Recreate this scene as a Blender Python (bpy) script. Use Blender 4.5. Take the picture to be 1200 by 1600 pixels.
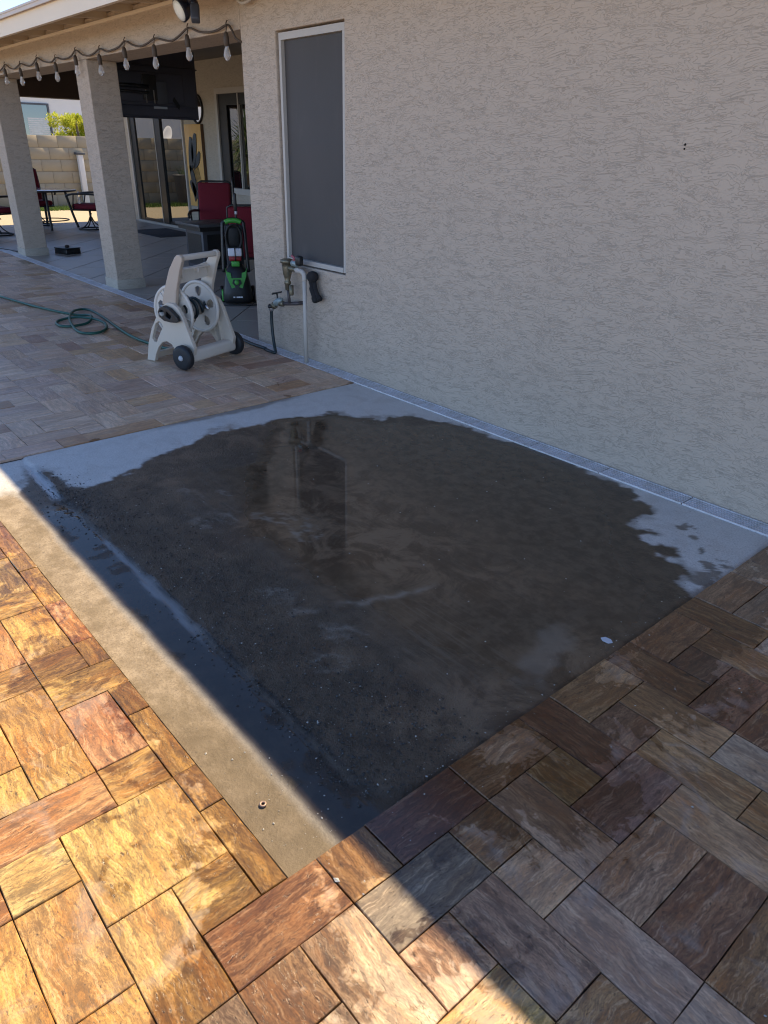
import bpy, bmesh, math, random
import numpy as np
from mathutils import Vector, Matrix

random.seed(7)
SC = bpy.context.scene
COL = SC.collection
for o in list(bpy.data.objects):
    bpy.data.objects.remove(o)

# ------------------------------------------------------------------ camera
F_PX, YAW, PITCH, ROLL = 1122.87, math.radians(48.875), math.radians(-26.785), math.radians(1.192)
CAM = Vector((0.0, -3.461, 1.6))
_f = Vector((-math.sin(YAW) * math.cos(PITCH), math.cos(YAW) * math.cos(PITCH), math.sin(PITCH)))
_r0 = Vector((math.cos(YAW), math.sin(YAW), 0)); _u0 = _r0.cross(_f)
_r = _r0 * math.cos(ROLL) + _u0 * math.sin(ROLL); _u = -_r0 * math.sin(ROLL) + _u0 * math.cos(ROLL)
cd = bpy.data.cameras.new('camera'); cam = bpy.data.objects.new('camera', cd); COL.objects.link(cam)
m = Matrix((( _r.x, _u.x, -_f.x, CAM.x), (_r.y, _u.y, -_f.y, CAM.y), (_r.z, _u.z, -_f.z, CAM.z), (0, 0, 0, 1)))
cam.matrix_world = m
cd.sensor_fit = 'VERTICAL'; cd.sensor_height = 36.0; cd.lens = 36.0 * F_PX / 1600.0
cd.clip_start = 0.05; cd.clip_end = 2000
SC.camera = cam
SC.render.resolution_x = 768; SC.render.resolution_y = 1024

# ------------------------------------------------------------------ light
SUN_EL = math.radians(53.8); SUN_AZ = math.atan2(-0.22, 1.0)      # azimuth from +y towards +x
to_sun = Vector((math.sin(SUN_AZ) * math.cos(SUN_EL), math.cos(SUN_AZ) * math.cos(SUN_EL), math.sin(SUN_EL)))
w = bpy.data.worlds.new('World'); SC.world = w; w.use_nodes = True
wn = w.node_tree; bg = wn.nodes['Background']
sky = wn.nodes.new('ShaderNodeTexSky'); sky.sky_type = 'NISHITA'; sky.sun_disc = False
sky.dust_density = 0.0; sky.air_density = 0.48; sky.ozone_density = 1.1; sky.sun_elevation = SUN_EL; sky.sun_rotation = SUN_AZ
wn.links.new(sky.outputs[0], bg.inputs[0]); bg.inputs[1].default_value = 0.15
sd = bpy.data.lights.new('sun', 'SUN'); sd.energy = 3.35; sd.angle = math.radians(0.53); sd.color = (1.0, 0.82, 0.55)
sun = bpy.data.objects.new('sun', sd); COL.objects.link(sun)
sun.rotation_euler = (-to_sun).to_track_quat('-Z', 'Y').to_euler()
SC.view_settings.view_transform = 'Standard'; SC.view_settings.look = 'None'
SC.view_settings.gamma = 1.0; SC.view_settings.use_curve_mapping = False
SC.view_settings.exposure = 1.42
SC.cycles.filter_width = 1.15

# ------------------------------------------------------------------ node helpers
class NT:
    def __init__(s, name):
        s.m = bpy.data.materials.new(name); s.m.use_nodes = True
        s.t = s.m.node_tree; s.b = s.t.nodes['Principled BSDF']; s.out = s.t.nodes['Material Output']
    def n(s, typ, **kw):
        nd = s.t.nodes.new('ShaderNode' + typ)
        for k, v in kw.items(): setattr(nd, k, v)
        return nd
    def put(s, sock, v):
        if isinstance(v, bpy.types.NodeSocket): s.t.links.new(v, sock)
        elif v is not None:
            if isinstance(v, (tuple, list)) and len(v) == 3 and sock.type == 'RGBA': v = (*v, 1)
            sock.default_value = v
    def math(s, op, a, b=None, c=None, clamp=False):
        nd = s.n('Math', operation=op, use_clamp=clamp)
        s.put(nd.inputs[0], a); s.put(nd.inputs[1], b); s.put(nd.inputs[2], c)
        return nd.outputs[0]
    def vmath(s, op, a, b=None):
        nd = s.n('VectorMath', operation=op); s.put(nd.inputs[0], a); s.put(nd.inputs[1], b)
        return nd.outputs[0] if op not in ('LENGTH', 'DISTANCE') else nd.outputs['Value']
    def mix(s, fac, a, b, mode='MIX'):
        nd = s.n('Mix', data_type='RGBA', blend_type=mode, clamp_factor=True)
        s.put(nd.inputs[0], fac); s.put(nd.inputs[6], a); s.put(nd.inputs[7], b)
        return nd.outputs[2]
    def mixf(s, fac, a, b):
        nd = s.n('Mix', data_type='FLOAT'); s.put(nd.inputs[0], fac); s.put(nd.inputs[2], a); s.put(nd.inputs[3], b)
        return nd.outputs[0]
    def noise(s, vec, scale=5, detail=4, rough=.55, dist=0.0):
        nd = s.n('TexNoise'); s.put(nd.inputs['Vector'], vec); nd.inputs['Scale'].default_value = scale
        nd.inputs['Detail'].default_value = detail; nd.inputs['Roughness'].default_value = rough
        nd.inputs['Distortion'].default_value = dist
        return nd.outputs[0]
    def ramp(s, fac, pts, interp='LINEAR'):
        nd = s.n('ValToRGB'); nd.color_ramp.interpolation = interp; s.put(nd.inputs[0], fac)
        e = nd.color_ramp.elements
        while len(e) < len(pts): e.new(0.5)
        for i, (p, c) in enumerate(pts):
            e[i].position = p
            e[i].color = (c, c, c, 1) if isinstance(c, (int, float)) else (*c, 1)
        return nd.outputs[0]
    def smooth(s, v, a, b):
        nd = s.n('MapRange', interpolation_type='SMOOTHSTEP'); s.put(nd.inputs[0], v)
        nd.inputs[1].default_value = a; nd.inputs[2].default_value = b
        return nd.outputs[0]
    def scale(s, vec, sc):
        nd = s.n('Mapping'); s.put(nd.inputs[0], vec); nd.inputs['Scale'].default_value = sc
        return nd.outputs[0]
    def attr(s, name):
        return s.n('Attribute', attribute_name=name).outputs['Fac']
    def obj(s): return s.n('TexCoord').outputs['Object']
    def pos(s): return s.n('NewGeometry').outputs['Position']
    def bump(s, h, strength=.5, dist=.01, prev=None):
        nd = s.n('Bump'); s.put(nd.inputs['Height'], h); s.put(nd.inputs['Strength'], strength)
        nd.inputs['Distance'].default_value = dist
        if prev is not None: s.t.links.new(prev, nd.inputs['Normal'])
        return nd.outputs[0]
    def fin(s, col=None, rough=None, normal=None, spec=None, metal=None):
        s.put(s.b.inputs['Base Color'], col); s.put(s.b.inputs['Roughness'], rough)
        if normal is not None: s.t.links.new(normal, s.b.inputs['Normal'])
        s.put(s.b.inputs['Specular IOR Level'], spec); s.put(s.b.inputs['Metallic'], metal)
        return s.m

def simple(name, col, rough=.5, metal=0., vary=.25, sc=9., bumpy=.0, spec=.5):
    t = NT(name); p = t.obj()
    n1 = t.noise(p, sc, 5, .6)
    c = t.mix(n1, tuple(x * (1 - vary) for x in col), tuple(min(1, x * (1 + vary)) for x in col))
    r = t.math('ADD', t.math('MULTIPLY', t.noise(p, sc * 4, 3), .25), rough - .12)
    nm = t.bump(t.noise(p, sc * 14, 3), bumpy, .004) if bumpy else None
    return t.fin(c, r, nm, spec, metal)

# ------------------------------------------------------------------ materials
def mk_stucco(name, base, amp=1.0):
    t = NT(name); p = t.obj()
    wob = t.noise(t.scale(p, (2.2, 2.2, 2.2)), 1, 2)
    def contour(sc, off, det, rough, dist, lev, dz, dx, wb):
        """edges of trowelled plates: where the plate level changes within a few millimetres"""
        def H(d):
            return t.noise(t.vmath('ADD', t.scale(t.vmath('ADD', p, d), sc), t.vmath('ADD', t.scale(wob, wb), off)), 1.0, det, rough, dist)
        h0 = H((0, 0, 0)); f0 = t.math('FLOOR', t.math('MULTIPLY', h0, lev)); out = None
        for d in ((0, 0, dz), (dx, dx, 0)):
            e = t.math('ABSOLUTE', t.math('SUBTRACT', t.math('FLOOR', t.math('MULTIPLY', H(d), lev)), f0), clamp=True)
            e = t.math('MINIMUM', e, 1.)
            out = e if out is None else t.math('MAXIMUM', out, e)
        return h0, t.math('DIVIDE', f0, lev), out
    h1, step, line = contour((5.5, 5.5, 23), (0, 0, 0), 3.0, .56, .4, 12., .0024, .0015, (1.4, 1.4, 3.0))
    h2, stp2, line2 = contour((19, 19, 30), (13.1, 4.7, 2.2), 2.5, .55, .9, 7., .0024, .0018, (1, 1, 1))
    fine = t.noise(t.scale(p, (90, 90, 140)), 1, 4, .7)
    mask = t.smooth(t.noise(t.scale(p, (14, 14, 30)), 1, 3, .6), .40, .58)
    mask2 = t.smooth(t.noise(t.vmath('ADD', t.scale(p, (7, 7, 11)), (3.3, 1.1, 7.7)), 1, 4, .65), .48, .62)
    crease = t.math('MAXIMUM', t.math('MULTIPLY', line, t.mixf(mask, .15, 1.0)), t.math('MULTIPLY', t.math('MULTIPLY', line2, mask2), .7))
    big = t.noise(p, .9, 4, .6)
    c = t.mix(big, tuple(x * .93 for x in base), tuple(x * 1.06 for x in base))
    c = t.mix(t.math('MULTIPLY', fine, .35), c, tuple(x * .8 for x in base))
    c = t.mix(t.math('MULTIPLY', crease, .30), c, tuple(x * .30 for x in base))  # crease shade painted into the colour, since the bump alone shows little
    hh = t.math('SUBTRACT', t.math('ADD', t.math('MULTIPLY', step, 1.6), t.math('MULTIPLY', fine, .22)), t.math('MULTIPLY', crease, .45))
    nm = t.bump(hh, .6 * amp, .008)
    return t.fin(c, .88, nm, .25)
M = {}
M['stucco'] = mk_stucco('stucco', (.545, .447, .355))
M['stucco_patio'] = mk_stucco('stucco_patio', (.50, .44, .36), .7)

def mk_paver():
    t = NT('paver_stone'); p0 = t.obj(); oi = t.n('ObjectInfo')
    rnd = oi.outputs['Random']; oc = oi.outputs['Color']
    cmb = t.n('CombineXYZ')
    t.put(cmb.inputs[0], t.math('MULTIPLY', rnd, 37.)); t.put(cmb.inputs[1], t.math('MULTIPLY', rnd, 91.)); t.put(cmb.inputs[2], t.math('MULTIPLY', rnd, 13.))
    p = t.vmath('ADD', p0, cmb.outputs[0]); wp = t.pos()
    wv = t.noise(p, 7, 3, .6)
    sep = t.n('SeparateXYZ'); t.put(sep.inputs[0], p)
    c2 = t.n('CombineXYZ')
    t.put(c2.inputs[0], t.math('MULTIPLY', sep.outputs[0], 5.))
    t.put(c2.inputs[1], t.math('ADD', t.math('MULTIPLY', sep.outputs[1], 42.), t.math('MULTIPLY', wv, 2.6)))
    band = t.noise(c2.outputs[0], 1, 9, .72, .25)
    bandr = t.ramp(band, [(.40, 0), (.48, .36), (.53, .68), (.60, 1)])
    vein = t.noise(t.scale(c2.outputs[0], (1.1, 1.5, 1)), 1, 9, .80, .35)
    vd = t.smooth(vein, .515, .565); vl = t.smooth(vein, .462, .415)
    tone = t.noise(t.scale(c2.outputs[0], (.45, .20, 1)), 1, 3, .5, .5)
    patch = t.smooth(t.noise(p, 10, 7, .72, .8), .50, .58)
    fine = t.noise(t.scale(p, (120, 260, 120)), 1, 5, .8)
    grime = t.smooth(t.noise(t.scale(p, (10, 24, 10)), 1, 9, .84, .3), .525, .575)
    pits = t.smooth(t.noise(t.scale(p, (45, 150, 45)), 1, 5, .7, .5), .60, .645)
    dark = t.mix(.62, oc, (.060, .032, .026))
    oc2 = t.mix(t.smooth(tone, .43, .57), oc, t.mix(1., oc, (.76, .60, .45), 'MULTIPLY'))
    c = t.mix(bandr, t.mix(.40, dark, oc2), t.mix(1., oc2, (1.30, 1.30, 1.27), 'MULTIPLY'))
    c = t.mix(t.math('MULTIPLY', vl, .74), c, t.mix(.40, t.mix(1., oc, (1.45, 1.42, 1.35), 'MULTIPLY'), (.56, .46, .35)))
    c = t.mix(t.math('MULTIPLY', patch, .30), c, t.mix(.4, t.mix(1., oc, (1.25, 1.30, 1.30), 'MULTIPLY'), (.50, .39, .24)))
    c = t.mix(t.math('MULTIPLY', vd, .72), c, dark)
    c = t.mix(t.math('MULTIPLY', grime, .62), c, t.mix(.50, dark, (.050, .030, .020)))
    c = t.mix(t.math('MULTIPLY', t.smooth(fine, .46, .60), .50), c, t.mix(.5, dark, (.04, .025, .02)))
    c = t.mix(t.math('MULTIPLY', pits, .7), c, (.03, .018, .013))
    dust = t.math('SUBTRACT', 1., oi.outputs['Alpha'])
    c = t.mix(dust, c, t.mix(.62, oc, t.mix(fine, (.56, .44, .355), (.74, .60, .50))))
    # damp stains that came out of the wet pad
    sw = t.n('SeparateXYZ'); t.put(sw.inputs[0], wp); X, Y = sw.outputs[0], sw.outputs[1]
    qx = t.math('MAXIMUM', t.math('SUBTRACT', t.math('ABSOLUTE', t.math('ADD', X, 2.6)), 1.58), 0.)
    qy = t.math('MAXIMUM', t.math('SUBTRACT', t.math('ABSOLUTE', t.math('ADD', Y, 1.48)), 1.38), 0.)
    d = t.math('SQRT', t.math('ADD', t.math('MULTIPLY', qx, qx), t.math('MULTIPLY', qy, qy)))
    hd = t.vmath('DISTANCE', wp, (-5.1, -.38, 0))
    nz = t.noise(wp, 3.1, 5, .62, .5)
    nz2 = t.noise(t.scale(wp, (13, 13, 13)), 1, 5, .6, 1.2)
    farx = t.smooth(X, -3.9, -4.5)
    rightx = t.smooth(X, -1.1, -.8); sunny = t.smooth(Y, -2.75, -2.95)
    w1 = t.math('SUBTRACT', t.math('ADD', nz, t.math('MULTIPLY', nz2, .35)), t.math('MULTIPLY', d, .62))
    w1 = t.math('ADD', w1, t.math('SUBTRACT', t.math('MULTIPLY', rightx, .17), t.math('MULTIPLY', farx, .26)))
    w1 = t.math('ADD', w1, t.math('MULTIPLY', sunny, .06))
    w1 = t.math('ADD', w1, t.math('MULTIPLY', t.smooth(hd, 1.15, .1), .52))
    wet = t.smooth(w1, .60, .68)
    soak = t.smooth(w1, .45, .75)
    c = t.mix(t.math('MULTIPLY', soak, .35), c, t.mix(1., c, (.55, .47, .40), 'MULTIPLY'))
    c = t.mix(t.math('MULTIPLY', wet, .75), c, t.mix(1., c, (.42, .36, .30), 'MULTIPLY'))
    c = t.mix(1., c, (1.10, .98, .84), 'MULTIPLY')
    # dried dust film
    film = t.math('MULTIPLY', t.smooth(t.noise(wp, 5.3, 6, .66, .8), .52, .66), t.math('SUBTRACT', 1., wet))
    c = t.mix(t.math('MULTIPLY', film, .22), c, (.46, .40, .35))
    rough = t.mixf(wet, .46, .18)
    hh = t.math('SUBTRACT', t.math('ADD', t.math('MULTIPLY', band, .6), t.math('MULTIPLY', fine, .25)), t.math('MULTIPLY', pits, .8))
    return t.fin(c, rough, t.bump(hh, .34, .0024), .5)
M['paver'] = mk_paver()

def mk_concrete():
    t = NT('wet_concrete'); p = t.obj()
    wet, pool, mud, foot, gritm, clear, tan, line = (t.attr(a) for a in ('wet', 'pool', 'mud', 'foot', 'grit', 'clear', 'tan', 'line'))
    n1 = t.noise(p, 2.2, 6, .6); n2 = t.noise(p, 14, 6, .68); n3 = t.noise(p, 120, 5, .75); n4 = t.noise(p, 5.5, 7, .72, .6)
    dry = t.mix(n2, (.48, .465, .435), (.66, .645, .615))
    dry = t.mix(t.math('MULTIPLY', t.smooth(n4, .48, .64), .45), dry, (.44, .41, .375))
    dry = t.mix(t.math('MULTIPLY', t.smooth(n3, .45, .62), .35), dry, (.24, .23, .22))
    pores = t.smooth(t.noise(p, 75, 3, .6), .66, .70)
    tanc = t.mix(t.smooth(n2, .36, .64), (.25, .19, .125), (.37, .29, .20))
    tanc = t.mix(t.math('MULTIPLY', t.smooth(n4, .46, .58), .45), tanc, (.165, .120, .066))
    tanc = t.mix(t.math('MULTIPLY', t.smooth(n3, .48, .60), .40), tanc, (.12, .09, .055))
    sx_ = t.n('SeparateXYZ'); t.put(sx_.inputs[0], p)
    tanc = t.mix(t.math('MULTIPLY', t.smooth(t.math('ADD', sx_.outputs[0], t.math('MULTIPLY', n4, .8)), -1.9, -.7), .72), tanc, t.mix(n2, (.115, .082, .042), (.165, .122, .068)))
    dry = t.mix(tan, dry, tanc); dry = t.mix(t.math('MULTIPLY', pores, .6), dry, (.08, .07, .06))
    def brush(deg, sc):
        mp = t.n('Mapping'); t.put(mp.inputs[0], p); mp.inputs['Rotation'].default_value = (0, 0, math.radians(deg)); mp.inputs['Scale'].default_value = sc
        return t.smooth(t.noise(mp.outputs[0], 1, 6, .72, .7), .47, .62)
    br = t.mixf(t.smooth(t.noise(p, 1.1, 3), .46, .54), brush(-33, (4, 60, 1)), brush(30, (4, 64, 1)))
    brm = t.math('MULTIPLY', br, t.smooth(t.noise(p, 1.7, 5, .62), .44, .60))
    wetc = t.mix(t.smooth(n2, .38, .62), (.056, .038, .023), (.100, .070, .044))
    wetc = t.mix(mud, wetc, t.mix(t.smooth(n4, .40, .60), (.078, .048, .027), (.180, .118, .070)))
    wetc = t.mix(t.math('MULTIPLY', t.math('MULTIPLY', brm, .50), t.math('MULTIPLY', t.math('SUBTRACT', 1., t.math('MULTIPLY', gritm, .7)), t.mixf(clear, 1., .45))), wetc, (.150, .118, .086))
    wetc = t.mix(t.math('MULTIPLY', foot, .85), wetc, (.26, .22, .175))
    wetc = t.mix(t.math('MULTIPLY', t.attr('deep'), .75), wetc, (.014, .012, .010))
    wetc = t.mix(t.math('MULTIPLY', line, .9), wetc, (.34, .345, .35))
    wetc = t.mix(t.math('MULTIPLY', t.math('MULTIPLY', t.smooth(n3, .47, .60), gritm), .35), wetc, (.012, .010, .008))
    wetc = t.mix(t.math('MULTIPLY', t.attr('crack'), .9), wetc, (.006, .005, .005))
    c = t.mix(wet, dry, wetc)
    r = t.mixf(wet, .80, t.mixf(pool, .36, t.mixf(clear, .15, .028)))
    r = t.math('ADD', r, t.math('MULTIPLY', foot, .06))
    lump = t.smooth(t.noise(p, 48, 4, .7), .42, .66); lump2 = t.smooth(t.noise(p, 130, 3, .7), .45, .65)
    hb = t.math('ADD', t.math('MULTIPLY', lump, 1.3), lump2)
    amt = t.mixf(wet, .22, t.mixf(pool, t.mixf(gritm, .12, .52), 0.0))
    nm = t.bump(hb, amt, .0085)
    t.put(t.b.inputs['IOR'], 1.40)
    return t.fin(c, r, nm, .5)
M['concrete'] = mk_concrete()

def mk_ground():
    t = NT('gravel_ground'); p = t.pos()
    n1 = t.noise(p, 90, 3, .7); n2 = t.noise(p, .4, 5)
    v = t.n('TexVoronoi'); t.put(v.inputs['Vector'], p); v.inputs['Scale'].default_value = 45
    c = t.mix(n1, (.36, .29, .20), (.60, .52, .38)); c = t.mix(t.math('MULTIPLY', n2, .5), c, (.42, .35, .25))
    return t.fin(c, .9, t.bump(v.outputs[0], .6, .02), .2)
M['ground'] = mk_ground()
M['joint'] = simple('joint_sand', (.055, .046, .038), .9, vary=.5, sc=60, bumpy=.5)

def mk_tile():
    t = NT('patio_tile'); p = t.pos(); oi = t.n('ObjectInfo')
    n = t.noise(p, 4, 5, .6); n2 = t.noise(p, 60, 4, .7)
    c = t.mix(n, (.33, .29, .25), (.47, .42, .365)); c = t.mix(t.math('MULTIPLY', n2, .4), c, (.27, .235, .2))
    c = t.mix(t.math('MULTIPLY', oi.outputs['Random'], .25), c, (.30, .26, .23))
    return t.fin(c, t.math('ADD', t.math('MULTIPLY', n, .2), .28), t.bump(n2, .12, .003), .5)
M['tile'] = mk_tile()

def mk_grate():
    t = NT('drain_plastic'); p = t.obj(); n = t.noise(p, 12, 6, .65); n2 = t.noise(p, 90, 4, .7)
    c = t.mix(t.smooth(n, .4, .7), (.74, .72, .745), (.56, .53, .50)); c = t.mix(t.math('MULTIPLY', n2, .35), c, (.30, .27, .24))
    return t.fin(c, .55, t.bump(n2, .15, .002), .4)
M['grate'] = mk_grate()
M['dark_gap'] = simple('dark_gap', (.012, .011, .01), .95)
M['fascia'] = simple('fascia_paint', (.82, .70, .54), .7, vary=.06, sc=4, bumpy=.15)
M['fascia_edge'] = simple('roof_edge_paint', (.62, .54, .47), .65, vary=.1, sc=5)
M['rafter'] = simple('rafter_paint', (.55, .44, .31), .75, vary=.12, sc=6)
M['roof'] = simple('roof_tile_clay', (.34, .24, .18), .85, vary=.3, sc=5)
M['ceiling'] = simple('ceiling_board', (.20, .165, .135), .85, vary=.1, sc=2)
M['brown_beam'] = simple('brown_beam', (.075, .05, .038), .8, vary=.2, sc=3)
M['frame'] = simple('window_frame_paint', (.48, .445, .40), .5, vary=.07, sc=6)
def mk_screen():
    t = NT('sun_screen'); p = t.obj()
    wv = t.noise(t.scale(p, (260, 260, 260)), 1, 2); n = t.noise(t.scale(p, (2.5, 2.5, 1.2)), 1, 5, .6)
    sm = t.smooth(t.noise(t.scale(p, (7, 7, 2.2)), 1, 4, .6, .5), .55, .75)
    c = t.mix(n, (.058, .053, .052), (.082, .075, .072)); c = t.mix(t.math('MULTIPLY', sm, .25), c, (.14, .125, .115))
    return t.fin(c, .62, t.bump(wv, .25, .002), .35)
M['screen'] = mk_screen()
def mk_glass(name, fac):
    t = NT(name); g = t.n('BsdfGlossy'); g.inputs['Roughness'].default_value = .005; g.inputs['Color'].default_value = (.86, .86, .84, 1)
    d = t.n('BsdfDiffuse'); d.inputs['Color'].default_value = (.008, .008, .009, 1)
    mx = t.n('MixShader'); fr = t.n('Fresnel'); fr.inputs[0].default_value = 1.5
    t.put(mx.inputs[0], t.math('ADD', fr.outputs[0], fac, clamp=True))
    t.t.links.new(d.outputs[0], mx.inputs[1]); t.t.links.new(g.outputs[0], mx.inputs[2]); t.t.links.new(mx.outputs[0], t.out.inputs[0])
    return t.m
M['glass'] = mk_glass('coated_glass', .20)
M['mirror'] = mk_glass('mirror_glass', .85)
M['black_metal'] = simple('black_metal', (.016, .015, .015), .42, vary=.2)
M['black_plastic'] = simple('black_plastic', (.014, .014, .015), .38, vary=.2)
M['tv_plastic'] = simple('tv_plastic', (.050, .050, .066), .42, vary=.15)
M['tv_light'] = simple('grey_label', (.35, .36, .38), .5)
M['steel'] = simple('steel', (.55, .55, .55), .3, 1.)
M['tan_plastic'] = simple('tan_plastic', (.60, .52, .425), .48, vary=.06, sc=5)
M['tan_dark'] = simple('brown_plastic', (.50, .40, .31), .5, vary=.06, sc=5)
M['reel_plastic'] = simple('pale_plastic', (.66, .60, .52), .45, vary=.06, sc=6)
M['hub_plastic'] = simple('hub_plastic', (.40, .36, .31), .5, vary=.15, sc=6)
M['rubber'] = simple('rubber', (.012, .014, .018), .55, vary=.3, sc=20)
M['grey_cap'] = simple('grey_cap', (.45, .46, .48), .45)
M['hose_green'] = simple('hose_green', (.010, .085, .060), .38, vary=.3, sc=20)
M['hose_dark'] = simple('hose_dark', (.010, .022, .026), .38, vary=.3, sc=20)
M['red_cloth'] = simple('red_cloth', (.165, .006, .018), .85, vary=.15, sc=30, bumpy=.2)
M['green_plastic'] = simple('green_plastic', (.07, .36, .055), .4, vary=.1)
M['white_plastic'] = simple('white_plastic', (.72, .72, .76), .45, vary=.06)
M['red_plastic'] = simple('red_plastic', (.30, .02, .02), .45)
M['charcoal'] = simple('charcoal_panel', (.06, .062, .072), .5, vary=.2)
M['slate'] = simple('slate_top', (.085, .085, .09), .38, vary=.3, sc=6)
def mk_wood():
    t = NT('honey_wood'); p = t.obj(); n = t.noise(t.scale(p, (26, 26, 2.2)), 1, 5, .6, .7)
    return t.fin(t.mix(n, (.60, .31, .08), (.80, .52, .18)), .5, t.bump(n, .1, .002), .4)
M['wood'] = mk_wood()
M['wood_dark'] = simple('dark_wood', (.13, .065, .03), .6)
M['art_blue'] = simple('art_blue', (.012, .03, .045), .4, vary=.4)
M['art_line'] = simple('art_line', (.06, .04, .03), .6)
M['brass'] = simple('old_brass', (.21, .185, .13), .45, .75, vary=.35, sc=40)
M['pvc'] = simple('pvc_paint', (.50, .455, .40), .55, vary=.06)
M['pipe_iron'] = simple('pipe_iron', (.10, .085, .085), .55, .4, vary=.3, sc=30)
M['verdigris'] = simple('verdigris', (.30, .36, .36), .5, .5, vary=.35, sc=60)
M['pink'] = simple('faded_red_cap', (.42, .12, .14), .55, vary=.3, sc=60)
M['foam'] = simple('black_foam', (.018, .017, .018), .95, vary=.4, sc=40, bumpy=.6)
M['cable'] = simple('brown_cable', (.075, .052, .036), .6)
def mk_bulb():
    t = NT('bulb_glass'); b = t.b
    b.inputs['Base Color'].default_value = (.93, .90, .88, 1); b.inputs['Roughness'].default_value = .08
    b.inputs['Transmission Weight'].default_value = .68; b.inputs['IOR'].default_value = 1.3
    return t.m
M['bulb'] = mk_bulb()
M['lamp_face'] = simple('lamp_face', (.80, .78, .68), .3, vary=.05)
M['navy_plastic'] = simple('navy_plastic', (.012, .013, .022), .35)
M['block'] = None
def mk_block():
    t = NT('concrete_block'); p = t.pos(); oi = t.n('ObjectInfo'); n = t.noise(p, 2, 5); n2 = t.noise(p, 50, 4, .7)
    c = t.mix(n, (.32, .265, .185), (.41, .345, .245)); c = t.mix(t.math('MULTIPLY', n2, .4), c, (.30, .25, .18))
    c = t.mix(t.math('MULTIPLY', oi.outputs['Random'], .14), c, (.34, .28, .20))
    return t.fin(c, .92, t.bump(n2, .4, .006), .2)
M['block'] = mk_block()
M['mortar'] = simple('mortar', (.25, .21, .15), .95, sc=20)
M['neighbour'] = simple('neighbour_stucco', (.66, .63, .60), .9, vary=.05, sc=2)
M['neighbour_glass'] = mk_glass('neighbour_glass', .10)
M['blind'] = simple('blind', (.55, .53, .49), .7)
def mk_leaf(name, a, b):
    t = NT(name); n = t.noise(t.obj(), 3.5, 4); oi = t.n('NewGeometry')
    c = t.mix(t.math('ADD', t.math('MULTIPLY', oi.outputs['Random Per Island'], .7), t.math('MULTIPLY', n, .3)), a, b)
    t.put(t.b.inputs['Subsurface Weight'], 0.0)
    tr = t.n('BsdfTranslucent'); t.put(tr.inputs[0], c); mx = t.n('MixShader'); mx.inputs[0].default_value = .35
    t.fin(c, .6, None, .3)
    t.t.links.new(t.b.outputs[0], mx.inputs[1]); t.t.links.new(tr.outputs[0], mx.inputs[2]); t.t.links.new(mx.outputs[0], t.out.inputs[0])
    return t.m
M['leaf_yellow'] = mk_leaf('yellow_green_leaf', (.30, .33, .02), (.75, .74, .06))
M['leaf_palm'] = mk_leaf('palm_leaf', (.05, .09, .025), (.16, .20, .07))
M['grass'] = mk_leaf('grass_blade', (.05, .10, .02), (.13, .20, .04))
M['bark'] = simple('bark', (.13, .10, .07), .9, vary=.4, sc=20, bumpy=.5)
M['rug'] = simple('rug', (.035, .038, .05), .95, vary=.6, sc=14)
M['grit'] = simple('pale_grit', (.42, .40, .36), .7, vary=.4, sc=80)
M['flake'] = simple('pale_flake', (.55, .57, .62), .5)
M['table_glass'] = simple('table_top', (.52, .56, .62), .06, vary=.1)  # reflected sky painted in as a pale bluish base colour
M['copper'] = simple('washer_ring', (.35, .24, .18), .5, .5)
M['caulk'] = simple('wall_base', (.33, .30, .27), .9)

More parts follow.
